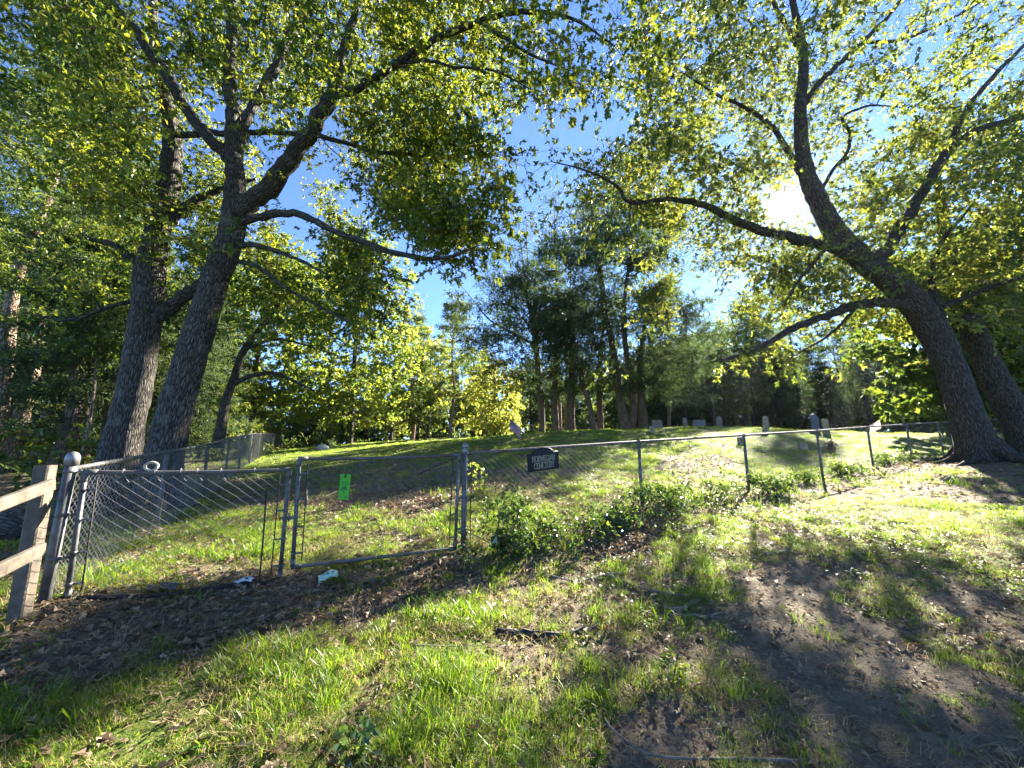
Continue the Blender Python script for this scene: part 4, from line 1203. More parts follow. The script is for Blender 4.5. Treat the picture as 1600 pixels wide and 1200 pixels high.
for s in np.arange(.4, sp_[5], .6):                  # wire ties round the rail
    x, y = P_of(s); z = float(rail_z(s))
    mb = MB(); mb.tube(np.array([[x, y, z] + .024 * (np.cos(t) * FRONT + np.sin(t) * np.array([0, 0, 1.])) + SIDE * .01 * t / 6 for t in np.linspace(0, 6.6, 12)]), .002, 4, 0)
    mb.build('wire_tie', M['wire'], rail)

# ---- left-hand fence
lf = empty("chain_link_fence", (GL[0], GL[1], hz(GL[0], GL[1])))
tag(lf, "chain link fence with pale top rail running back along the left wood", "fence")
KS = 13.2                                            # the fence bends slightly right beyond this post
PK = GL[:2] + LD * KS
D2 = unit(at(446, 695, 42)[:2] - PK)
Pl = lambda s: GL[:2] + LD * s if s <= KS else PK + D2 * (s - KS)
lt = [0, 2.7, 5.7, 8.7, 11.7, 14.7, 17.7, 20.7, 23.7, 26.7, 29.7, 32.7, 35.7, 38.7]
lz = [GL[2] - .04]
for s in lt[1:]:
    x, y = Pl(s); lz.append({2.7: 1.55, 5.7: 1.68}.get(s, hz(x, y) + 1.2))
railL = lambda s: np.interp(s, lt, lz)
for s, z in zip(lt[1:], lz[1:]):
    x, y = Pl(s)
    mb = MB(); pipe(mb, np.array([x, y, hz(x, y) - .2]), np.array([x, y, z - .02]), .027)
    pipe(mb, np.array([x, y, z - .03]), np.array([x, y, z + .025]), .035)
    mb.build('post', M['galv'], lf)
mb = MB(); mb.tube(np.array([[*Pl(s), float(railL(s))] for s in np.linspace(.03, lt[-1], 50)]), .021, 10, 0); mb.build('top_rail', M['dead_wood'] if False else M['galv'], lf)
def hbl(s):
    s = np.asarray(s, float)[..., None]; q_ = np.where(s <= KS, GL[:2] + LD * s, PK + D2 * (s - KS))
    return height(q_[..., 0], q_[..., 1]) + .02
mb = MB()
V, q = link_fabric(Pl(0) + FD * .03, LD, KS, hbl, lambda s: railL(s) + .02, .042, .0019); mb.add(V, [q], 0)
V, q = link_fabric(PK + FD * .03, D2, lt[-1] - KS - .05, lambda s: hbl(s + KS), lambda s: railL(s + KS) + .02, .05, .003); mb.add(V, [q], 0)
o = mb.build('chain_link_mesh', M['wire'], lf); o["kind"] = "stuff"

# ---- gate posts
gpl = empty("gate_post", (GL[0], GL[1], hz(GL[0], GL[1])))
tag(gpl, "thick steel gate post with dome cap beside the wooden rail fence", "gate post", "steel gate posts")
mb = MB(); pipe(mb, np.array([GL[0] - .02, GL[1], hz(GL[0], GL[1]) - .2]), np.array([GL[0], GL[1], GL[2]]), .036, 16); pole = mb.build('pole', M['galv'], gpl)
mb = MB(); dome_cap(mb, GL, .038); mb.build('cap', M['cap'], gpl)
for z in (.3, .62, .95):
    mb = MB(); band(mb, np.array([GL[0], GL[1], hz(GL[0], GL[1]) + z]), .037, SIDE); mb.build('hinge_band', M['galv'], pole)
gpr = empty("gate_post", (GR[0], GR[1], hz(GR[0], GR[1])))
tag(gpr, "steel gate post with ball cap at the start of the right fence", "gate post", "steel gate posts")
gt = GR - np.array([0, 0, .03])
mb = MB(); pipe(mb, np.array([GR[0], GR[1], hz(GR[0], GR[1]) - .2]), gt, .033, 16); pole = mb.build('pole', M['galv'], gpr)
mb = MB(); ball_cap(mb, gt - np.array([0, 0, .02]), .036); mb.build('cap', M['cap'], gpr)
for z in (.25, .6, .92, 1.12):
    mb = MB(); band(mb, np.array([GR[0], GR[1], hz(GR[0], GR[1]) + z]), .038, -SIDE if z != .92 else SIDE); mb.build('hinge_band', M['galv'], pole)
mb = MB()
b0 = GR + SIDE * .085; pipe(mb, np.array([b0[0], b0[1], hz(b0[0], b0[1]) + .05]), np.array([b0[0], b0[1], GR[2] - .12]), .006, 6); mb.build('tension_bar', M['iron'], gpr)

# ---- gate leaves
root_rail = [None]
def gate(name_label, c_tl, c_tr, c_bl, c_br, seed):
    """corners as pixels on the fence plane"""
    tl, tr, bl, br = (on_fence(*c, off=.0) for c in (c_tl, c_tr, c_bl, c_br))
    root = empty("chain_link_gate", (*((bl + br) / 2)[:2], min(bl[2], br[2])))
    tag(root, name_label, "gate", "chain link gate leaves")
    for a, b, nm in ((bl, tl, 'upright'), (br, tr, 'upright')):
        mb = MB(); pipe(mb, a, b, .0185, 12); mb.build(nm, M['galv'], root)
    mb = MB(); n_ = 14; t = np.linspace(0, 1, n_)[:, None]; pp = tl + (tr - tl) * t; pp[:, 2] -= .012 * np.sin(t[:, 0] * np.pi)
    mb.tube(pp, .0175, 10, 0); rail = mb.build('top_rail', M['galv_rust'], root)
    mb = MB(); pp = bl + (br - bl) * t; mb.tube(pp, .0175, 10, 0); mb.build('bottom_rail', M['galv_rust'], root)
    for c, d in ((tl, SIDE), (tr, -SIDE), (bl, SIDE), (br, -SIDE)):
        mb = MB(); w = np.array([0, 0, 1.0]) * (1 if c is tl or c is tr else -1)
        pipe(mb, c - d * .012, c + d * .075, .022, 12); pipe(mb, c, c - w * .075, .0228, 12)
        mb.build('corner_elbow', M['galv'], root)
    for c0, c1, d in ((bl, tl, SIDE), (br, tr, -SIDE)):
        mb = MB(); pipe(mb, c0 + d * .075 + (c1 - c0) * .05, c1 + d * .075 - (c1 - c0) * .05, .006, 6); mb.build('tension_bar', M['iron'], root)
        for f in (.12, .36, .62, .86):
            p = c0 + (c1 - c0) * f
            mb = MB(); band(mb, p, .0195); mb.box(p + d * .045, (.06, .012, .016), np.stack([SIDE, FRONT, np.array([0, 0, 1.0])], 1), 0, .002); mb.build('tension_band', M['galv'], root)
    L = float(np.linalg.norm((br - bl)[:2])); root_rail[0] = rail
    sx = np.array([0.0, float(np.linalg.norm((tr - tl)[:2]))])
    return root, tl, tr, bl, br, L
g2, tl, tr, bl, br, L = gate("right leaf of the chain link gate, the one with the green tag", (468, 717), (717, 711), (457, 886), (711, 857), 1)
mb = MB(); V, q = link_fabric(tl[:2] + FN * .004, FD, L - .04, lambda s: np.interp(s, [0, L], [bl[2], br[2]]), lambda s: np.interp(s, [0, L], [tl[2], tr[2]]), .042, .0010, .02)
mb.add(V, [q], 0); o = mb.build('chain_link_mesh', M['wire'], g2); o["kind"] = "stuff"
mb = MB(); p0, p1 = tr - np.array([0, 0, .03]) - SIDE * .03, tl + (tr - tl) * .72 - np.array([0, 0, .2])
pipe(mb, p0, p1, .005, 6); mb.build('brace_wire', M['iron'], g2)
g2tl, g2bl = tl, bl
g1, tl, tr, bl, br, L = gate("left leaf of the chain link gate with sagging torn mesh", (133, 738), (452, 734), (104, 938), (437, 905), 2)
def sagf(s, f):
    return .05 * np.sin(s * 2.2 + 1) * (1 - f) + .02 * np.sin(s * 9)
mb = MB(); V, q = link_fabric(tl[:2] + FN * .004, FD, L * .93, lambda s: np.interp(s, [0, L], [bl[2] + .02, br[2] + .05]), lambda s: np.interp(s, [0, L], [tl[2] - .01, tr[2] - .02]) - .03 * np.abs(np.sin(s * 3.1)), .05, .0019, .04, sagf)
mb.add(V, [q], 0); o = mb.build('chain_link_mesh', M['wire'], g1); o["kind"] = "stuff"
for f in (.16, .3, .42, .5, .62, .8):                # bent wire ties along the top rail
    p = tl + (tr - tl) * f
    mb = MB(); mb.tube(np.array([p + np.array([0, 0, .023 * math.cos(t)]) + FRONT * .023 * math.sin(t) for t in np.linspace(0, 5.6, 11)] + [p + np.array([0, 0, -.05]) + FRONT * .02 + SIDE * .02, p + np.array([0, 0, -.085]) + SIDE * .045]), .0022, 4, 0)
    mb.build('wire_tie', M['wire'], root_rail[0])
# drop latch between the leaves
mb = MB()
la = tr + (br - tr) * .45
mb.box(la + SIDE * .03 + FRONT * .03, (.12, .02, .03), np.stack([SIDE, FRONT, np.array([0, 0, 1.0])], 1), 0, .004)
pipe(mb, la + SIDE * .03 + FRONT * .045 + np.array([0, 0, .05]), la + SIDE * .03 + FRONT * .045 - np.array([0, 0, .03]), .008, 8)
mb.build('latch', M['galv'], g1)
# thin iron rod standing in front of the left leaf
b = gp(404, 916); t_ = on_fence(416, 765, .05)
rod = MB(); rod.tube(catmull(np.array([b - np.array([0, 0, .05]), b + (t_ - b) * .5 + np.array([.008, 0, 0]), t_]), 4), .007, 7, 0)
o = rod.build('iron_rod', M['iron'], None, b); tag(o, "thin rusty iron rod stuck in the leaves before the left gate leaf", "rod")
# ring of cream hose on the left gate rail
c = on_fence(236, 731)
ring = MB()
tt = np.linspace(0, 4 * np.pi, 44)
ring.tube(np.array([c + np.array([0, 0, .012 + .034 * math.sin(t)]) + SIDE * .042 * math.cos(t) + FRONT * (.01 * t / 6.28 - .01) for t in tt]), .010, 8, 0)
o = ring.build('hose_ring', M['cream'], None, c); tag(o, "small cream coloured coil hanging on the left gate's top rail", "coil")

# ------------------------------------------------------------------ sign and tag
SER = {  # stroke letters with serifs in a unit cell, width then strokes
    'N': (.78, [[(0.1, 0), (.1, 1)], [(.1, 1), (.68, 0)], [(.68, 0), (.68, 1)]], [(.1, 0), (.1, 1), (.68, 1)]),
    'O': (.8, [[(.4 + .32 * math.cos(a), .5 + .5 * math.sin(a)) for a in np.linspace(0, 2 * math.pi, 17)]], []),
    'R': (.7, [[(.12, 0), (.12, 1)], [(.12, 1), (.42, 1), (.56, .9), (.58, .75), (.54, .6), (.42, .52), (.12, .52)], [(.36, .52), (.64, 0)]], [(.12, 0), (.64, 0)]),
    'W': (1.0, [[(.05, 1), (.28, 0), (.5, .9), (.72, 0), (.95, 1)]], [(.05, 1), (.95, 1)]),
    'E': (.62, [[(.12, 0), (.12, 1)], [(.12, 1), (.54, 1), (.54, .86)], [(.12, .52), (.42, .52)], [(.12, 0), (.56, 0), (.56, .15)]], []),
    'G': (.78, [[(.66, .82), (.54, .96), (.4, 1), (.22, .93), (.1, .72), (.08, .5), (.1, .28), (.22, .07), (.4, 0), (.56, .05), (.66, .16), (.66, .42), (.5, .42)]], []),
    'I': (.34, [[(.17, 0), (.17, 1)]], [(.17, 0), (.17, 1)]),
    'A': (.76, [[(.06, 0), (.38, 1), (.7, 0)], [(.18, .36), (.58, .36)]], [(.06, 0), (.7, 0)]),
    'C': (.74, [[(.66, .8), (.54, .96), (.4, 1), (.22, .93), (.1, .72), (.08, .5), (.1, .28), (.22, .07), (.4, 0), (.56, .05), (.66, .2)]], []),
    'M': (.92, [[(.1, 0), (.12, 1)], [(.12, 1), (.46, .1), (.8, 1)], [(.8, 1), (.82, 0)]], [(.1, 0), (.82, 0), (.12, 1), (.8, 1)]),
    'T': (.7, [[(.35, 0), (.35, 1)], [(.04, .84), (.04, 1), (.66, 1), (.66, .84)]], [(.35, 0)]),
    'Y': (.72, [[(.06, 1), (.36, .48), (.66, 1)], [(.36, .48), (.36, 0)]], [(.36, 0), (.06, 1), (.66, 1)])}
def letters(mb, text, origin, ux, uz, n, h, width, stroke, depth):
    tot = sum(SER[ch][0] for ch in text)
    k_ = width / tot; x = -width / 2
    for ch in text:
        w, strokes, ser = SER[ch]
        segs = [(a, b) for st in strokes for a, b in zip(st[:-1], st[1:])]
        segs += [((p[0] - .1, p[1]), (p[0] + .1, p[1])) for p in ser]
        for j, (a, b) in enumerate(segs):
            A = np.array([x + a[0] * k_, a[1] * h]); B = np.array([x + b[0] * k_, b[1] * h])
            d = unit(B - A); m = np.array([-d[1], d[0]]) * stroke / 2
            A2 = A - d * stroke * .3; B2 = B + d * stroke * .3
            cs = [A2 + m, A2 - m, B2 - m, B2 + m]
            dz = depth + .0002 * (j % 5)
            V = [origin + ux * c_[0] + uz * c_[1] + n * dz for c_ in cs] + [origin + ux * c_[0] + uz * c_[1] for c_ in cs]
            mb.add(np.array(V), [np.array([(0, 1, 2, 3), (0, 4, 5, 1), (1, 5, 6, 2), (2, 6, 7, 3), (3, 7, 4, 0)])], 0)
        x += w * k_
cbl, cbr, ctl = on_fence(825, 738, .05), on_fence(873, 731, .05), on_fence(824, 710, .05)
sg = empty("cemetery_sign", (cbl + cbr) / 2)
tag(sg, "black arched sign reading NORWEGIAN CEMETERY hung on the fence rail", "sign")
ux = unit(cbr - cbl); W = float(np.linalg.norm(cbr - cbl)); uz = np.array([0, 0, 1.0]); uz = unit(uz - ux * (uz @ ux)); nf = np.cross(ux, uz); nf = nf if nf @ FRONT > 0 else -nf
H = float(ctl[2] - cbl[2]); c0 = (cbl + cbr) / 2
arch = .30 * H
prof = [(-W / 2, .012), (-W / 2 + .012, 0), (W / 2 - .012, 0), (W / 2, .012), (W / 2, H - .012), (W / 2 - .012, H)]
prof += [(W * .33 * math.cos(a), H + arch * math.sin(a)) for a in np.linspace(.0, math.pi, 15)]
prof += [(-W / 2 + .012, H), (-W / 2, H - .012)]
def extrude(mb, prof, o, ux, uz, n, d, mat=0, inset=0.0):
    k_ = len(prof); pc = np.array(prof)
    front = [o + ux * p[0] + uz * p[1] + n * d for p in pc]; back = [o + ux * p[0] + uz * p[1] for p in pc]
    q = np.array([(j, (j + 1) % k_, k_ + (j + 1) % k_, k_ + j) for j in range(k_)])
    mb.add(np.array(front + back), [q[:, ::-1], np.array([list(range(k_))]), np.array([list(range(2 * k_ - 1, k_ - 1, -1))])], mat)
mb = MB(); extrude(mb, prof, c0, ux, uz, nf, .022); plate = mb.build('plate', M['black'], sg)
mb = MB()                                            # raised rim
rim = np.array([c0 + ux * p[0] * .975 + uz * (p[1] * .97 + .004) + nf * .022 for p in prof + prof[:1]])
mb.tube(rim, .006, 6, 0); mb.build('rim', M['black'], plate)
for txt, zl, wd in (("NORWEGIAN", .52, .74), ("CEMETERY", .13, .66)):
    mb = MB(); letters(mb, txt, c0 + uz * H * zl + nf * .0225, ux, uz, nf, H * .31, W * wd, .0095, .004)
    mb.build('lettering', M['gold'], plate)
for sgn in (-1, 1):
    mb = MB(); p = c0 + ux * sgn * W * .34 + uz * (H + arch * .2) - nf * .002
    mb.tube(np.array([p, p + uz * .03 - nf * .01, p + uz * .05 - nf * .05, p + uz * .03 - nf * .085]), .004, 6, 0); mb.build('hanger', M['iron'], sg)

ttl, ttr, tbl = on_fence(532, 741, .04), on_fence(548, 741, .04), on_fence(528, 781, .04)
tg = empty("door_tag", tbl)
tag(tg, "bright green paper hanger tag printed with a tree, on the right gate leaf", "tag")
tx = SIDE.copy(); tz = unit(ttl - tbl); tx = unit(tx - tz * (tx @ tz)); tn = np.cross(tx, tz); tn = tn if tn @ FRONT > 0 else -tn
TW_, TH = float(np.linalg.norm(ttr - ttl)), float(np.linalg.norm(ttl - tbl))
hx, hzv, hr = TW_ * .48, TH * .905, TW_ * .13
mb = MB()
out_ = [(0, 0), (TW_, 0), (TW_, TH), (hx + hr * .5, TH)] + [(hx + hr * math.cos(a), hzv + hr * math.sin(a)) for a in np.linspace(1.1, 2.0 - 2 * math.pi, 13)] + [(hx - hr * .1, TH), (0, TH)]
extrude(mb, out_, tbl, tx, tz, tn, .0012); card = mb.build('card', M['tag_green'], tg)
mb = MB()
def ink(x0, z0, x1, z1):
    V = [tbl + tx * a + tz * b_ + tn * .0018 for a, b_ in ((x0, z0), (x1, z0), (x1, z1), (x0, z1))]
    mb.add(np.array(V), [np.array([(0, 1, 2, 3)])], 0)
for zf, x1 in ((.70, .78), (.665, .9), (.64, .88), (.575, .9), (.55, .72)):
    ink(TW_ * .16, TH * zf, TW_ * x1, TH * (zf + .009))
ink(TW_ * .55, TH * .1, TW_ * .86, TH * .115); ink(TW_ * .6, TH * .075, TW_ * .9, TH * .09)
mb.build('printed_lines', M['tag_ink'], card)
mb = MB()
ink(TW_ * .47, TH * .23, TW_ * .53, TH * .36)
for a, b_, r in ((.3, .40, .12), (.5, .42, .15), (.68, .41, .13), (.4, .46, .12), (.6, .465, .13), (.8, .4, .07), (.22, .37, .07)):
    V = [tbl + tx * (TW_ * a + TW_ * r * math.cos(t) * (1 + .2 * math.sin(3 * t))) + tz * (TH * b_ + TW_ * r * .8 * math.sin(t)) + tn * (.0018 + .0002 * r) for t in np.linspace(0, 2 * math.pi, 11)[:-1]]
    mb.add(np.array(V), [np.array([list(range(10))])], 0)
mb.build('tree_print', M['tag_ink'], card)
mb = MB(); mb.tube(np.array([tbl + tx * hx + tz * (hzv) + tn * .004, tbl + tx * (hx + .012) + tz * (TH - .005) + tn * .006, tbl + tx * (hx + .02) + tz * (TH + .01) - tn * .03]), .003, 6, 0); mb.build('hook', M['iron'], tg)

# ------------------------------------------------------------------ wooden rail fence at the left edge
wb = gp(30, 968); wt = at(72, 727, wb[1] + .02)
wf = empty("wooden_fence", wb)
tag(wf, "weathered wooden post and rail fence at the left edge", "fence")
def board(a, b, w, t, nm, seed):
    d = unit(b - a); up = unit(np.array([0, 0, 1.0]) - d * d[2]) if abs(d[2]) < .8 else np.array([.35, -.94, 0.0]); up = unit(up - d * (up @ d)); sd = np.cross(d, up)
    n_ = 12; L = np.linalg.norm(b - a)
    V = []
    for j in range(n_ + 1):
        p = a + (b - a) * j / n_
        e = .006 * (fbm(np.array([j * .7]), np.array([seed * 1.0]), 5) - .5)[0]
        for u_, s_ in ((-.5, -.4), (-.42, -.5), (.42, -.5), (.5, -.4), (.5, .4), (.42, .5), (-.42, .5), (-.5, .4)):
            V.append(p + up * u_ * (w + e) + sd * s_ * t)
    q = [(j * 8 + k_, j * 8 + (k_ + 1) % 8, (j + 1) * 8 + (k_ + 1) % 8, (j + 1) * 8 + k_) for j in range(n_) for k_ in range(8)]
    mb = MB(); V = np.array(V)
    mb.add(V, [np.array(q), np.array([list(range(7, -1, -1))]), np.array([[n_ * 8 + k_ for k_ in range(8)]])], 0)
    return mb.build(nm, M['plank'], wf)
board(wb - np.array([0, 0, .25]), wt, .10, .085, 'post', 1)
r0 = at(82, 757, wb[1] - .09); r1 = at(-5, 790, wb[1] - .45); board(r0, r1 + (r1 - r0) * 1.6, .08, .036, 'rail', 2)
r0 = at(66, 858, wb[1] - .09); r1 = at(-5, 893, wb[1] - .45); board(r0, r1 + (r1 - r0) * 1.6, .085, .036, 'rail', 3)

# ------------------------------------------------------------------ graves and flags
def tablet(kind, px, py, Y, w, h, d, mat, label, lean=0.0, cat="headstone", turn=.2):
    p = at(px, py, Y); p[2] = hz(p[0], p[1])
    if kind == 'round':
        pr = [(-w / 2, -.1), (w / 2, -.1), (w / 2, h - w * .4)] + [(w / 2 * math.cos(a), h - w * .4 + w * .4 * math.sin(a)) for a in np.linspace(.15, math.pi - .15, 9)] + [(-w / 2, h - w * .4)]
    elif kind == 'shoulder':
        pr = [(-w / 2, -.1), (w / 2, -.1), (w / 2, h * .8), (w * .36, h * .83)] + [(w * .3 * math.cos(a), h * .86 + h * .14 * math.sin(a)) for a in np.linspace(0.1, math.pi - .1, 7)] + [(-w * .36, h * .83), (-w / 2, h * .8)]
    else:
        pr = [(-w * .56, -.1), (w * .56, -.1), (w * .54, h * .12), (w * .5, h * .13), (w * .47, h * .97), (w * .42, h), (-w * .42, h), (-w * .47, h * .97), (-w * .5, h * .13), (-w * .54, h * .12)]
    mb = MB(); ux_ = np.array([math.cos(turn), -math.sin(turn), 0]); n_ = np.array([-math.sin(turn), -math.cos(turn), 0])
    uz_ = unit(np.array([0, 0, 1.0]) + ux_ * lean)
    extrude(mb, pr, p - n_ * d / 2, ux_, uz_, n_, d)
    o = mb.build('headstone' if cat == "headstone" else 'stone', M[mat], None, p)
    tag(o, label, cat, "headstones in the cemetery" if cat == "headstone" else None)
    return o
tablet('block', 1027, 674, 20, .5, .42, .25, 'stone', "broad low headstone just right of the cedar grove")
tablet('block', 1019, 676, 17, .2, .28, .15, 'stone_tan', "tiny pinkish marker beside the rightmost cedar")
tablet('round', 1071, 674, 20.5, 0.2, .5, .12, 'stone', "narrow grey headstone second from the grove")
tablet('block', 1093, 674, 22, .7, .4, .3, 'stone_dark', "wide dark headstone in the shade before the wood")
tablet('round', 1125, 674, 22, .26, .62, .14, 'stone', "rounded grey headstone between the wide dark one and the tall pale one")
tablet('round', 1196, 672, 17.5, .22, .74, .12, 'stone_tan', "tall slim tan headstone left of the glossy dark monument", .06)
tablet('shoulder', 1273, 672, 19, .36, .9, .24, 'stone_dark', "glossy dark monument with its top catching the sky")
tablet('round', 1291, 672, 18, .25, .74, .14, 'stone_tan', "tall tan headstone right of the glossy dark monument", -.05)
tablet('block', 1157, 682, 14, .22, .28, .12, 'stone', "small grey marker just over the fence rail")
tablet('block', 1253, 686, 13.5, .24, .22, .16, 'stone_tan', "small tan block in the grass behind the fence")
mb = MB()
p = gp(504, 699); p = at(504, 700, 24); p[2] = hz(p[0], p[1])
nst = 11
th = np.linspace(0, 2 * np.pi, 13)[:-1]
prs = [(-.05, .36), (.08, .38), (.2, .32), (.3, .2), (.36, .06)]
mb.tube(np.array([p + np.array([0, 0, z]) for z, _ in prs]), [r for _, r in prs], 12, 0, True, .25, None, 3)
o = mb.build('stone', M['stone_pale'], None, p); tag(o, "pale boulder at the left end of the field", "stone")
# basket of dried flowers on the field
p = at(1298, 690, 13.2); p[2] = hz(p[0], p[1])
fb = empty("flower_pot", p); tag(fb, "small brown pot of dried flowers behind the fence, below the tan headstone", "flower pot")
mb = MB(); mb.tube(np.array([p + np.array([0, 0, z]) for z in (0, .02, .16, .18)]), [.08, .1, .13, .14], 12, 0); mb.build('pot', M['terracotta'], fb)
mb = MB(); clump_leaves(mb, p + np.array([0, 0, .24]) + rng.normal(size=(12, 3)) * np.array([.1, .1, .05]), 4, 3, .14, .08, CLUMP_V, CLUMP_F, 0, 0, 0, 1, .3, .2, .003); mb.build('dried_flowers', M['litter'], fb)

def flag(px_top, py_top, px_base, py_base, Y, label, w=.5, h=.33, droop=.65, turn=.5, canton=True):
    b = at(px_base, py_base, Y); b[2] = hz(b[0], b[1]); t_ = at(px_top, py_top, Y)
    root = empty("small_flag", b); tag(root, label, "flag", "small flags on graves")
    mb = MB(); mb.tube(np.array([b - np.array([0, 0, .08]), t_]), .006, 6, 0); mb.build('pole', M['dead_wood'], root)
    mb = MB(); nx, nz = 14, 13
    dirx = np.array([math.cos(turn), math.sin(turn), 0])
    V = np.array([[t_ + dirx * (w * (1 - .45 * droop) * u_ ) + np.array([0, 0, -h * v_ - droop * w * .85 * u_ ** 1.1]) + np.array([-dirx[1], dirx[0], 0]) * (.03 * math.sin(u_ * 9 + v_ * 2) * u_) for u_ in np.linspace(0, 1, nx + 1)] for v_ in np.linspace(0, 1, nz + 1)])
    V = V.reshape(-1, 3)
    fr, fw, fbl = [], [], []
    for r in range(nz):
        for c_ in range(nx):
            q_ = (r * (nx + 1) + c_, r * (nx + 1) + c_ + 1, (r + 1) * (nx + 1) + c_ + 1, (r + 1) * (nx + 1) + c_)
            (fbl if (canton and r < 7 and c_ < 6) else fr if r % 2 == 0 else fw).append(q_)
    mb.v.append(V); mb.t.append(np.full(len(V), .5)); mb.tc.append(V); mb.n = len(V)
    for f_, m_ in ((fr, 0), (fw, 1), (fbl, 2)):
        if not f_:
            continue
        mb.p.append((np.array(f_), m_, True))
    for r in range(5 if canton else 0):              # stars
        for c_ in range(4):
            u_, v_ = (.06 + c_ * .1), (.06 + r * .1)
            s_ = t_ + dirx * (w * (1 - .45 * droop) * u_) + np.array([0, 0, -h * v_ - droop * w * .85 * u_ ** 1.1]) + np.array([-dirx[1], dirx[0], 0]) * (.03 * math.sin(u_ * 9 + v_ * 2) * u_ ) + np.array([.2, -1, 0]) * .004
            k_ = len(mb.v)
            mb.add(np.array([s_ + dirx * .008 * math.cos(a) + np.array([0, 0, .008 * math.sin(a)]) for a in np.linspace(.3, .3 + 2 * math.pi, 6)[:-1]]), [np.array([list(range(5))])], 1)
    mb.build('cloth', [M['flag_red'] if canton else M['flag_pink'], M['flag_white'], M['flag_blue']], root)
    return root
flag(797, 654, 801, 722, 10.0, "small striped flag with blue canton drooping on a thin stick before the yellow tree", .43, .28, .75, -.15)
flag(1375, 657, 1372, 692, 14.0, "small pale red striped flag beyond the fence, left of the leaning oak", .42, .28, .45, 2.9, False)

# ------------------------------------------------------------------ shrubs along the fence
def shrub(px, py, off, rx, ry, h, n, label, size=.06, leafm='shrub_leaf', seed=0, group="shrubs along the fence"):
    h *= .5 if seed > 300 else .9; n = int(n * (.42 if seed > 300 else .6))
    p = on_fence(px, py, off); p[2] = hz(p[0], p[1])
    root = empty("shrub", p)
    a = np.stack([rng.normal(0, .5, n), rng.normal(0, .5, n), np.abs(rng.normal(.5, .28, n))], -1)
    a = a[(np.abs(a[:, :2]) < 1.05).all(1)]
    loc2 = a[:, :1] * rx * FD + a[:, 1:2] * ry * FN
    hh = h * a[:, 2] * (1 - .55 * (a[:, 0] ** 2 + a[:, 1] ** 2).clip(0, 1)) * (.65 + .7 * fbm(a[:, 0] * 3 + seed, a[:, 1] * 3, seed))
    ok = fbm(a[:, 0] * 2.2 + seed * 1.7, a[:, 1] * 2.2 + 3, seed + 4) > .44
    loc2, hh = loc2[ok], hh[ok]
    A = np.c_[loc2 + p[:2], height(loc2[:, 0] + p[0], loc2[:, 1] + p[1]) + .05 + hh]
    st, sr_ = [], []
    for j in range(9):
        t_ = A[rng.integers(len(A))]; b_ = p + np.array([*(FD * rng.uniform(-.4, .4) * rx), -.03]); b_[2] = hz(b_[0], b_[1]) - .03
        P = np.linspace(b_, t_, 5); P[1:-1] += rng.normal(size=(3, 3)) * .03
        st.append(P); sr_.append(np.linspace(.009, .004, 5))
    mb = MB()
    for P, r in zip(st, sr_):
        mb.tube(P, r, 5, 0, False)
    for P, r in grow(np.concatenate(st), np.concatenate(sr_), A, .004, .12, .05):
        mb.tube(P, r * .6, 4, 0, False)
    mb.build('stem', M['twig'], root)
    mb = MB(); clump_leaves(mb, A, 5, 5, .16, size, LEAF_V * np.array([1, .85, 1]), LEAF_F, 0, 1, .15, .8, .45, .22, .0018)
    o = mb.build('foliage', [M[leafm], M['twig']], root); o["kind"] = "stuff"
    tag(root, label, "shrub", group)
shr = [(795, 800, .30, .55, .45, .75, 190, "dense glossy shrub right beside the ball capped gate post"), (868, 800, .35, .5, .4, .5, 130, "low shrub under the cemetery sign"),
       (945, 790, .35, .6, .4, .5, 140, "low spreading shrub between the sign and the next fence post"), (1030, 770, .25, .8, .45, .75, 220, "tall tangled shrub hiding the foot of the fence post right of the sign"),
       (1105, 762, .2, .6, .4, .6, 130, "ragged shrub halfway between the second and third fence posts"), (1195, 750, .35, .75, .45, .65, 190, "dark bushy shrub in front of the third fence post"),
       (1262, 742, .2, .6, .4, .5, 120, "pale leaved low shrub at the fourth fence post"), (1318, 733, .25, .8, .4, .5, 140, "low shrub mound right of the fourth fence post"),
       (1385, 724, .2, 1.0, .4, .45, 140, "silvery low shrub patch toward the leaning oak"), (1440, 716, .2, 1.0, .4, .4, 120, "last low shrub patch before the leaning oak's foot")]
for k_, s in enumerate(shr):
    shrub(*s, seed=300 + k_)
# broad leaved weeds
def weed(px, py, h, n, label, leafm='maple_leaf', size=.07):
    p = gp(px, py)
    root = empty("weed", p); mb = MB()
    A = p + np.c_[rng.normal(0, .12 * h, (n, 2)), np.linspace(.12 * h, h, n)]
    mb.tube(catmull(np.array([p - np.array([0, 0, .03]), p + np.array([.02, 0, h * .5]), p + np.array([.05, .02, h])]), 4), [.004] * 9, 5, 0, False)
    mb.build('stem', M['twig'], root)
    mb = MB(); clump_leaves(mb, A, 3, 3, .09, size, LEAF_V * np.array([1, 1.3, 1]), LEAF_F, 0, 0, .2, .5, .6, .2, 0); mb.build('foliage', M[leafm], root)["kind"] = "stuff"
    tag(root, label, "weed", "leafy weeds in the grass")
weed(748, 770, .5, 12, "light green weed just right of the ball capped gate post")
weed(785, 868, .28, 9, "pale leafed weed below the dense shrub by the gate", 'shrub_leaf', .1)
weed(850, 850, .25, 9, "bright weed at the lower right of the dense shrub")
weed(548, 1190, .12, 9, "grey green weed in the grass at the bottom left", 'shrub_leaf', .05)
weed(1052, 1060, .14, 7, "small round leaved weed in the middle of the foreground", 'shrub_leaf', .045)
weed(205, 850, .75, 14, "tall reddish dry weed behind the left gate leaf", 'litter', .05)

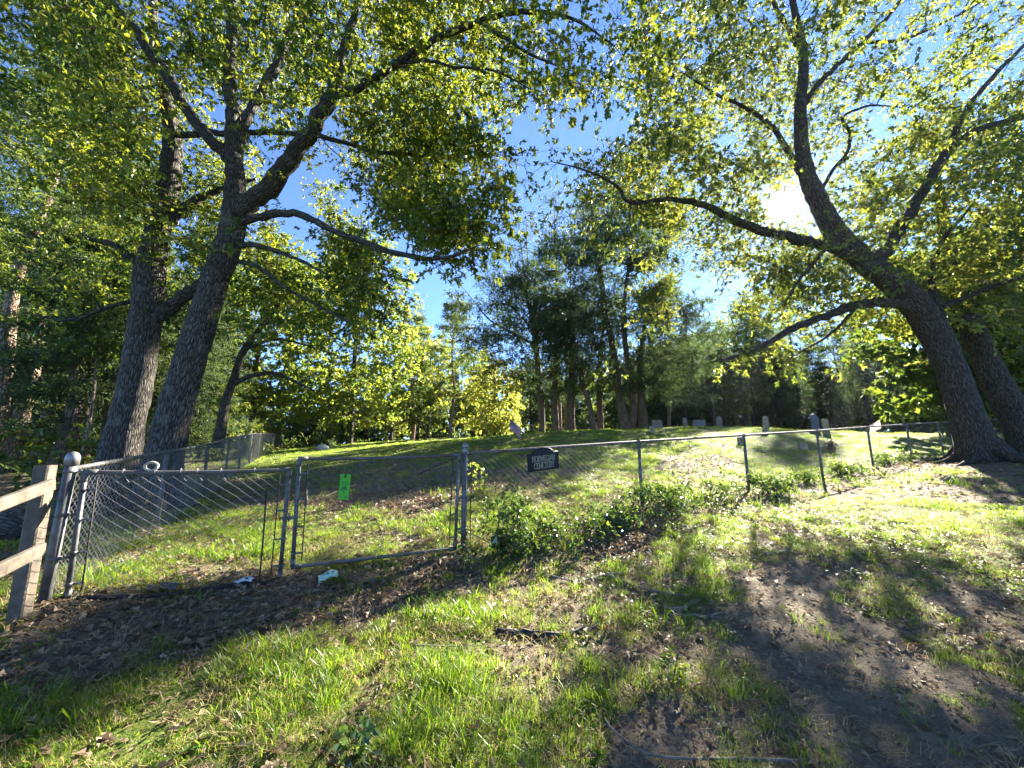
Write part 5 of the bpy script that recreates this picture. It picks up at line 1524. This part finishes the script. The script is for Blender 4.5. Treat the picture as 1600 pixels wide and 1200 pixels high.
# ------------------------------------------------------------------ fallen branches and things lying about
def fallen(pts, r0, r1, label, mat='dead_wood', sides=8, lift=.02, side_twigs=(), name="fallen_branch", group="fallen branches on the grass"):
    P = np.array([gp(a, b) + np.array([0, 0, lift + (c_ if len(q_) > 2 else 0)]) for q_ in pts for a, b, c_ in [(*q_[:2], q_[2] if len(q_) > 2 else 0)]])
    Q = catmull(P, 5); r = np.linspace(r0, r1, len(Q))
    Q[1:-1] += rng.normal(size=(len(Q) - 2, 3)) * r0 * .25
    root = empty(name, P[0]); tag(root, label, "branch", group)
    mb = MB(); mb.tube(Q, r, sides, 0, True, .15, None, 9); mb.build('stem', M[mat], root)
    for tw in side_twigs:
        T = np.array([gp(a, b) + np.array([0, 0, lift]) for a, b in tw]); T[0] = Q[np.argmin(((Q - T[0]) ** 2).sum(1))]
        T = catmull(T, 4); mb = MB(); mb.tube(T, np.linspace(r1 * 1.6, r1 * .4, len(T)), 6, 0, True); mb.build('side_twig', M[mat], root)
fallen([(838, 898), (900, 912), (947, 903), (985, 918), (1040, 931), (1100, 938)], .008, .012, "long thin grey branch lying across the sunny grass", side_twigs=[[(947, 903), (965, 900), (985, 895)], [(900, 912), (895, 925)]])
fallen([(1060, 965), (1075, 950), (1100, 938), (1115, 930)], .022, .014, "short thick broken branch with pale bark, right of the long thin one", side_twigs=[[(1065, 958), (1045, 955), (1038, 952)]])
fallen([(1045, 966), (1110, 968), (1130, 980), (1160, 1000)], .010, .006, "thin forked branch below the short thick one", side_twigs=[[(1110, 968), (1125, 962), (1145, 964)]])
fallen([(775, 992), (810, 994), (870, 996), (935, 985)], .026, .018, "thick mossy log lying in the grass at the middle", 'oak_bark', name="fallen_log")
fallen([(945, 1130), (960, 1150), (1000, 1180), (1040, 1192), (1085, 1197), (1150, 1196), (1250, 1199)], .005, .008, "long curved pale branch along the bottom of the picture")
fallen([(640, 1012), (700, 1015), (755, 1014)], .006, .003, "short straight twig in the sunny grass left of the log")
fallen([(548, 955), (550, 970, .06), (551, 985, .0)], .004, .003, "small upright dead twig in the grass left of the middle")
fallen([(480, 790), (478, 770, .2), (482, 752, .42)], .016, .01, "pale broken sapling stub behind the right gate leaf")
fallen([(505, 780), (530, 772, .05), (560, 760, .02)], .008, .005, "crooked stick on the leaves behind the green tag")
fallen([(570, 790), (600, 778), (628, 762)], .006, .004, "thin stick on the leaves right of the green tag")
fallen([(390, 725, .0), (396, 712, .3), (408, 700, .6)], .02, .012, "bare forked stick leaning by the far part of the left fence")
fallen([(120, 940), (230, 935), (330, 925), (400, 912)], .018, .014, "dark bottom rail of the left gate leaf, half buried in the leaves", 'iron')  # stands for the left gate leaf's buried bottom rail, not a branch
fallen([(1110, 720), (1122, 708, .1), (1136, 722)], .01, .006, "bent stick arching over the dry mound behind the fence")
# dark old log behind the wooden fence
p = at(18, 800, 5.2); p[2] = hz(p[0], p[1])
mb = MB(); mb.tube(catmull(np.array([p + np.array([-1.2, .2, .16]), p + np.array([-.4, .05, .2]), p + np.array([.25, -.1, .17]), p + np.array([.55, -.15, .12])]), 4), [.2] * 9 + [.19, .18, .16, .12], 12, 0, True, .25, None, 4)
o = mb.build('old_log', M['dark_bark'], None, p); tag(o, "dark rotting log lying behind the wooden rail fence", "log")

def paper(px, py, w, d, mat, label, rz=0.0, cat="paper", ink=False, name="paper_scrap"):
    p = gp(px, py)
    root = empty(name, p); tag(root, label, cat)
    mb = MB(); nx = 6
    g = np.linspace(-.5, .5, nx + 1)
    X, Yv = np.meshgrid(g * w, g * d)
    c_, s_ = math.cos(rz), math.sin(rz)
    gxp = p[0] + X * c_ - Yv * s_; gyp = p[1] + X * s_ + Yv * c_
    Z = height(gxp, gyp) + .035 + .012 * np.sin(X * 40 + 1) + .01 * np.cos(Yv * 50) + .03 * (X / w + .5)
    V = np.stack([gxp, gyp, Z], -1).reshape(-1, 3)
    V2 = V - np.array([0, 0, .0015])
    m_ = nx + 1
    q = np.array([(r * m_ + k_, r * m_ + k_ + 1, (r + 1) * m_ + k_ + 1, (r + 1) * m_ + k_) for r in range(nx) for k_ in range(nx)])
    mb.add(np.vstack([V, V2]), [q, q[:, ::-1] + m_ * m_], 0); mb.build('sheet', M[mat], root)
    if ink:
        mb = MB()
        for (x0, y0, x1, y1) in ((-.3, .05, .1, .2), (-.1, -.15, .3, 0), (-.05, .1, .05, .3)):
            def pt(u_, v_):
                a = np.array([u_ * w, v_ * d]); xx, yy = p[0] + a[0] * c_ - a[1] * s_, p[1] + a[0] * s_ + a[1] * c_
                return np.array([xx, yy, hz(xx, yy) + .038 + .012 * math.sin(a[0] * 40 + 1) + .01 * math.cos(a[1] * 50) + .03 * (u_ + .5) + .004])
            mb.add(np.array([pt(x0, y0), pt(x1, y0), pt(x1, y1), pt(x0, y1)]), [np.array([(0, 1, 2, 3)])], 0)
        mb.build('print', M['ink_grey'], root)
paper(512, 908, .16, .15, 'paper_green', "pale green printed paper lying on the dead leaves before the gate", .5, ink=True)
paper(380, 916, .15, .08, 'paper_white', "bluish white paper scrap by the iron rod", .2)
paper(255, 926, .2, .1, 'purple', "crumpled dark purple wrapper in the leaves below the left gate leaf", .3, "wrapper", name="plastic_wrapper")

# ------------------------------------------------------------------ grass, litter (masses)
def blade_tuft(nb, h, spread, w, lean, seed, tint_mu=.45, tint_sd=.25):
    r = np.random.default_rng(seed)
    mb = MB()
    for j in range(nb):
        a = r.uniform(0, 2 * np.pi); rr = spread * math.sqrt(r.uniform(0, 1))
        b = np.array([rr * math.cos(a), rr * math.sin(a), -.01])
        hh = h * r.uniform(.45, 1.15); aa = a + r.normal(0, .9); ln = lean * r.uniform(.3, 1.4)
        dx = np.array([math.cos(aa), math.sin(aa), 0]); sx = np.array([-dx[1], dx[0], 0]) * w * r.uniform(.7, 1.3) / 2
        p1 = b + np.array([0, 0, hh * .5]) + dx * ln * hh * .22
        p2 = b + np.array([0, 0, hh * .86]) + dx * ln * hh * .6
        p3 = b + np.array([0, 0, hh * (1.0 - .25 * ln)]) + dx * ln * hh * 1.05
        V = [b - sx, b + sx, p1 - sx * .9, p1 + sx * .9, p2 - sx * .6, p2 + sx * .6, p3]
        mb.add(np.array(V), [np.array([(0, 1, 3, 2), (2, 3, 5, 4)]), np.array([(4, 5, 6)])], 0, False, np.full(7, np.clip(r.normal(tint_mu, tint_sd), 0, 1)))
    return mb
def instance_mass(name, pos, rot, scl, pick, templates, label_kind="stuff"):
    me = bpy.data.meshes.new(name)
    me.vertices.add(len(pos)); me.vertices.foreach_set("co", pos.astype(np.float32).ravel())
    for nm, ty, val in (("rot", 'FLOAT_VECTOR', rot), ("scl", 'FLOAT_VECTOR', scl)):
        a = me.attributes.new(nm, ty, 'POINT'); a.data.foreach_set("vector", val.astype(np.float32).ravel())
    a = me.attributes.new("pick", 'INT', 'POINT'); a.data.foreach_set("value", pick.astype(np.int32))
    me.update()
    o = bpy.data.objects.new(name, me); COL.objects.link(o); o["kind"] = label_kind
    ng = bpy.data.node_groups.new(name + "_nodes", 'GeometryNodeTree')
    ng.interface.new_socket("Geometry", in_out='INPUT', socket_type='NodeSocketGeometry')
    ng.interface.new_socket("Geometry", in_out='OUTPUT', socket_type='NodeSocketGeometry')
    gi = ng.nodes.new("NodeGroupInput"); go = ng.nodes.new("NodeGroupOutput"); jn = ng.nodes.new("GeometryNodeJoinGeometry")
    def named(nm, ty):
        x = ng.nodes.new("GeometryNodeInputNamedAttribute"); x.data_type = ty; x.inputs["Name"].default_value = nm
        return x.outputs[0]
    rt = named("rot", 'FLOAT_VECTOR'); sc_ = named("scl", 'FLOAT_VECTOR'); pk = named("pick", 'INT')
    e2r = ng.nodes.new("FunctionNodeEulerToRotation"); ng.links.new(rt, e2r.inputs[0])
    for j, t in enumerate(templates):
        oi = ng.nodes.new("GeometryNodeObjectInfo"); oi.inputs["Object"].default_value = t; oi.inputs["As Instance"].default_value = False
        ip = ng.nodes.new("GeometryNodeInstanceOnPoints")
        cmp = ng.nodes.new("FunctionNodeCompare"); cmp.data_type = 'INT'; cmp.operation = 'EQUAL'
        ii = [s for s in cmp.inputs if s.type == 'INT']
        ng.links.new(pk, ii[0]); ii[1].default_value = j
        ng.links.new(gi.outputs[0], ip.inputs["Points"]); ng.links.new(cmp.outputs[0], ip.inputs["Selection"])
        ng.links.new(oi.outputs["Geometry"], ip.inputs["Instance"]); ng.links.new(e2r.outputs[0], ip.inputs["Rotation"]); ng.links.new(sc_, ip.inputs["Scale"])
        ng.links.new(ip.outputs[0], jn.inputs[0])
    ng.links.new(jn.outputs[0], go.inputs[0])
    md = o.modifiers.new("grow", 'NODES'); md.node_group = ng
    return o
def template(mb, name, mat):
    return bpy.data.objects.new(name, mb.mesh(name, [mat]))
tufts = [template(blade_tuft(32, .085, .08, .004, .9, 1), "grass_tuft", M['grass']), template(blade_tuft(26, .115, .085, .0042, 1.0, 2), "grass_tuft", M['grass']),
         template(blade_tuft(36, .06, .1, .0038, .8, 3, .55), "grass_tuft", M['grass']), template(blade_tuft(16, .18, .07, .0058, 1.1, 4, .35), "grass_tuft", M['grass']),
         template(blade_tuft(34, .075, .17, .010, .8, 5, .5), "grass_tuft", M['grass']), template(blade_tuft(40, .09, .34, .02, .8, 6, .5), "grass_tuft", M['grass']),
         template(blade_tuft(18, .09, .09, .004, 1.1, 7, .5), "dry_tuft", M['dry_grass']),
         template(blade_tuft(16, .06, .13, .0035, 2.6, 8, .5), "straw", M['dry_grass'])]
def rosette(seed):
    r = np.random.default_rng(seed); mb = MB(); n = 16
    a = r.uniform(0, 6.28, n); q = .09 * np.sqrt(r.uniform(0, 1, n))
    p_ = np.stack([np.cos(a) * q, np.sin(a) * q, r.uniform(.01, .045, n)], -1)
    d_ = unit(np.stack([np.cos(a), np.sin(a), r.normal(0, .2, n)], -1))
    scatter(mb, LEAF_V * np.array([1, 1.5, 1]), LEAF_F, p_, frames(d_, unit(r.normal(size=(n, 3)) * .3 + np.array([0, 0, 1.0]))), r.uniform(.018, .034, n), 0, r.uniform(.1, .55, n))
    return mb
tufts.append(template(rosette(9), "clover", M['grass']))
def sample(n, rmin, rmax, amax=1.15):
    r = np.sqrt(rng.uniform(rmin ** 2, rmax ** 2, n)); a = rng.uniform(-amax, amax, n)
    return r * np.sin(a), r * np.cos(a)
xs, ys, pk, sc = [], [], [], []
for (n, r0, r1, ch, s0) in ((38000, .9, 6.5, (0, 1, 2, 3, 6), 1.0), (36000, 6.5, 13, (1, 2, 4, 3, 6), 1.0), (34000, 13, 38, (4, 5, 5), 1.0)):
    x, y = sample(n, r0, r1)
    g, l = cover(x, y)
    fine = fbm(x * 2.6, y * 2.6, 55, 3)
    k_ = rng.uniform(size=n) < g * np.clip((fine - .29) * 3.0, .08, 1)
    x, y, g, fine = x[k_], y[k_], g[k_], fine[k_]
    p = rng.choice(ch, len(x))
    if 3 in ch:
        p = np.where((p == 3) & (fine < .58), ch[0], p)
    if 6 in ch:
        p = np.where((p == 6) & (rng.uniform(size=len(x)) < .2), ch[1], p)
    xs.append(x); ys.append(y); pk.append(p); sc.append(s0 * rng.uniform(.5, 1.15, len(x)) * (.26 + .68 * fine))
x, y = sample(11000, .9, 9)
g, l = cover(x, y)
k_ = rng.uniform(size=len(x)) < np.clip(.04 + .9 * g, 0, .5)
x, y, g = x[k_], y[k_], g[k_]
clov = (rng.uniform(size=len(x)) < .55 * g) & (fbm(x * 1.1, y * 1.1, 88, 2) > .5)
xs.append(x); ys.append(y); pk.append(np.where(clov, 8, 7)); sc.append(rng.uniform(.6, 1.4, len(x)))
x = np.concatenate(xs); y = np.concatenate(ys); p = np.concatenate(pk); s = np.concatenate(sc)
pos = np.stack([x, y, height(x, y)], -1)
rot = np.stack([rng.normal(0, .12, len(x)), rng.normal(0, .12, len(x)), rng.uniform(0, 6.28, len(x))], -1)
instance_mass("grass", pos, rot, np.stack([s, s, s * rng.uniform(.8, 1.2, len(x))], -1), p, tufts)

# crumbs of dry soil on the bare track
def clod(seed):
    r = np.random.default_rng(seed); mb = MB()
    V = np.array([(1, 0, 0), (-1, 0, 0), (0, 1, 0), (0, -1, 0), (0, 0, .7), (0, 0, -.7), (.6, .6, .35), (-.6, -.55, .3)], float) * r.uniform(.7, 1.2, (8, 1))
    mb.add(V, [np.array([(0, 6, 4), (6, 2, 4), (2, 1, 4), (1, 7, 4), (7, 3, 4), (3, 0, 4), (0, 2, 6), (2, 0, 5), (1, 2, 5), (1, 3, 7), (3, 1, 5), (0, 3, 5)])], 0, True, np.zeros(8))
    return mb
clods = [template(clod(k_), "clod", M['ground']) for k_ in (1, 2, 3)]
x, y = sample(26000, .9, 7)
g, l = cover(x, y)
k_ = (g < .3) & (rng.uniform(size=len(x)) < .25 + .6 * (fbm(x * 2.3, y * 2.3, 91, 2) > .5))
x, y = x[k_], y[k_]
s = .003 + .013 * rng.beta(1, 4, len(x))
instance_mass("soil_crumbs", np.stack([x, y, height(x, y)], -1), rng.uniform(0, 6.28, (len(x), 3)), np.stack([s, s * .9, s * .8], -1), rng.integers(0, 3, len(x)), clods)

# dead leaves lying on the ground, real little curled sheets
xs, ys = [], []
for (n, r0, r1) in ((30000, .9, 7), (22000, 7, 16)):
    x, y = sample(n, r0, r1)
    g, l = cover(x, y)
    k_ = rng.uniform(size=n) < l * np.clip(.35 + fbm(x * 1.7, y * 1.7, 66, 3), .2, 1)
    xs.append(x[k_]); ys.append(y[k_])
x = np.concatenate(xs); y = np.concatenate(ys)
pos = np.stack([x, y, height(x, y) + rng.uniform(.004, .03, len(x))], -1)
d = rand_dirs(len(x), .25); nr_ = unit(rng.normal(size=(len(x), 3)) * .45 + np.array([0, 0, 1.0]))
LIT_V = LEAF_OAK_V * np.array([1, 1, 1]) + np.c_[np.zeros(12), np.zeros(12), .25 * np.abs(LEAF_OAK_V[:, 1])]
mb = MB(); scatter(mb, LIT_V, LEAF_OAK_F, pos, frames(d, nr_), rng.uniform(.04, .095, len(x)), 0, np.clip(rng.beta(2, 2, len(x)), 0, 1))
x, y = sample(80000, .9, 8)
g, l = cover(x, y)
k_ = rng.uniform(size=len(x)) < np.clip(.24 + .7 * l, 0, 1)
x, y = x[k_], y[k_]
pos = np.stack([x, y, height(x, y) + rng.uniform(.002, .012, len(x))], -1)
scatter(mb, LEAF_V * np.array([1, .5, 1]), LEAF_F, pos, frames(rand_dirs(len(x), .2), unit(rng.normal(size=(len(x), 3)) * .5 + np.array([0, 0, 1.0]))), rng.uniform(.02, .07, len(x)), 0, np.clip(rng.beta(2, 1.6, len(x)), 0, 1))
o = mb.build('leaf_litter', M['litter']); o["kind"] = "stuff"

# ------------------------------------------------------------------ thin scattering volume added to imitate the lens glare veil
hm = bpy.data.materials.new("glare_haze"); hm.use_nodes = True
for n_ in list(hm.node_tree.nodes):
    hm.node_tree.nodes.remove(n_)
ho = hm.node_tree.nodes.new("ShaderNodeOutputMaterial"); hv = hm.node_tree.nodes.new("ShaderNodeVolumePrincipled")
hv.inputs["Color"].default_value = (.8, .9, 1.0, 1); hv.inputs["Density"].default_value = .0001; hv.inputs["Anisotropy"].default_value = .66
hm.node_tree.links.new(hv.outputs[0], ho.inputs["Volume"])
mb = MB(); mb.box((0, 0, 11.5), (286, 286, 27)); hz_o = mb.build('glare_haze', hm); hz_o["kind"] = "stuff"
scene.cycles.volume_bounces = 0
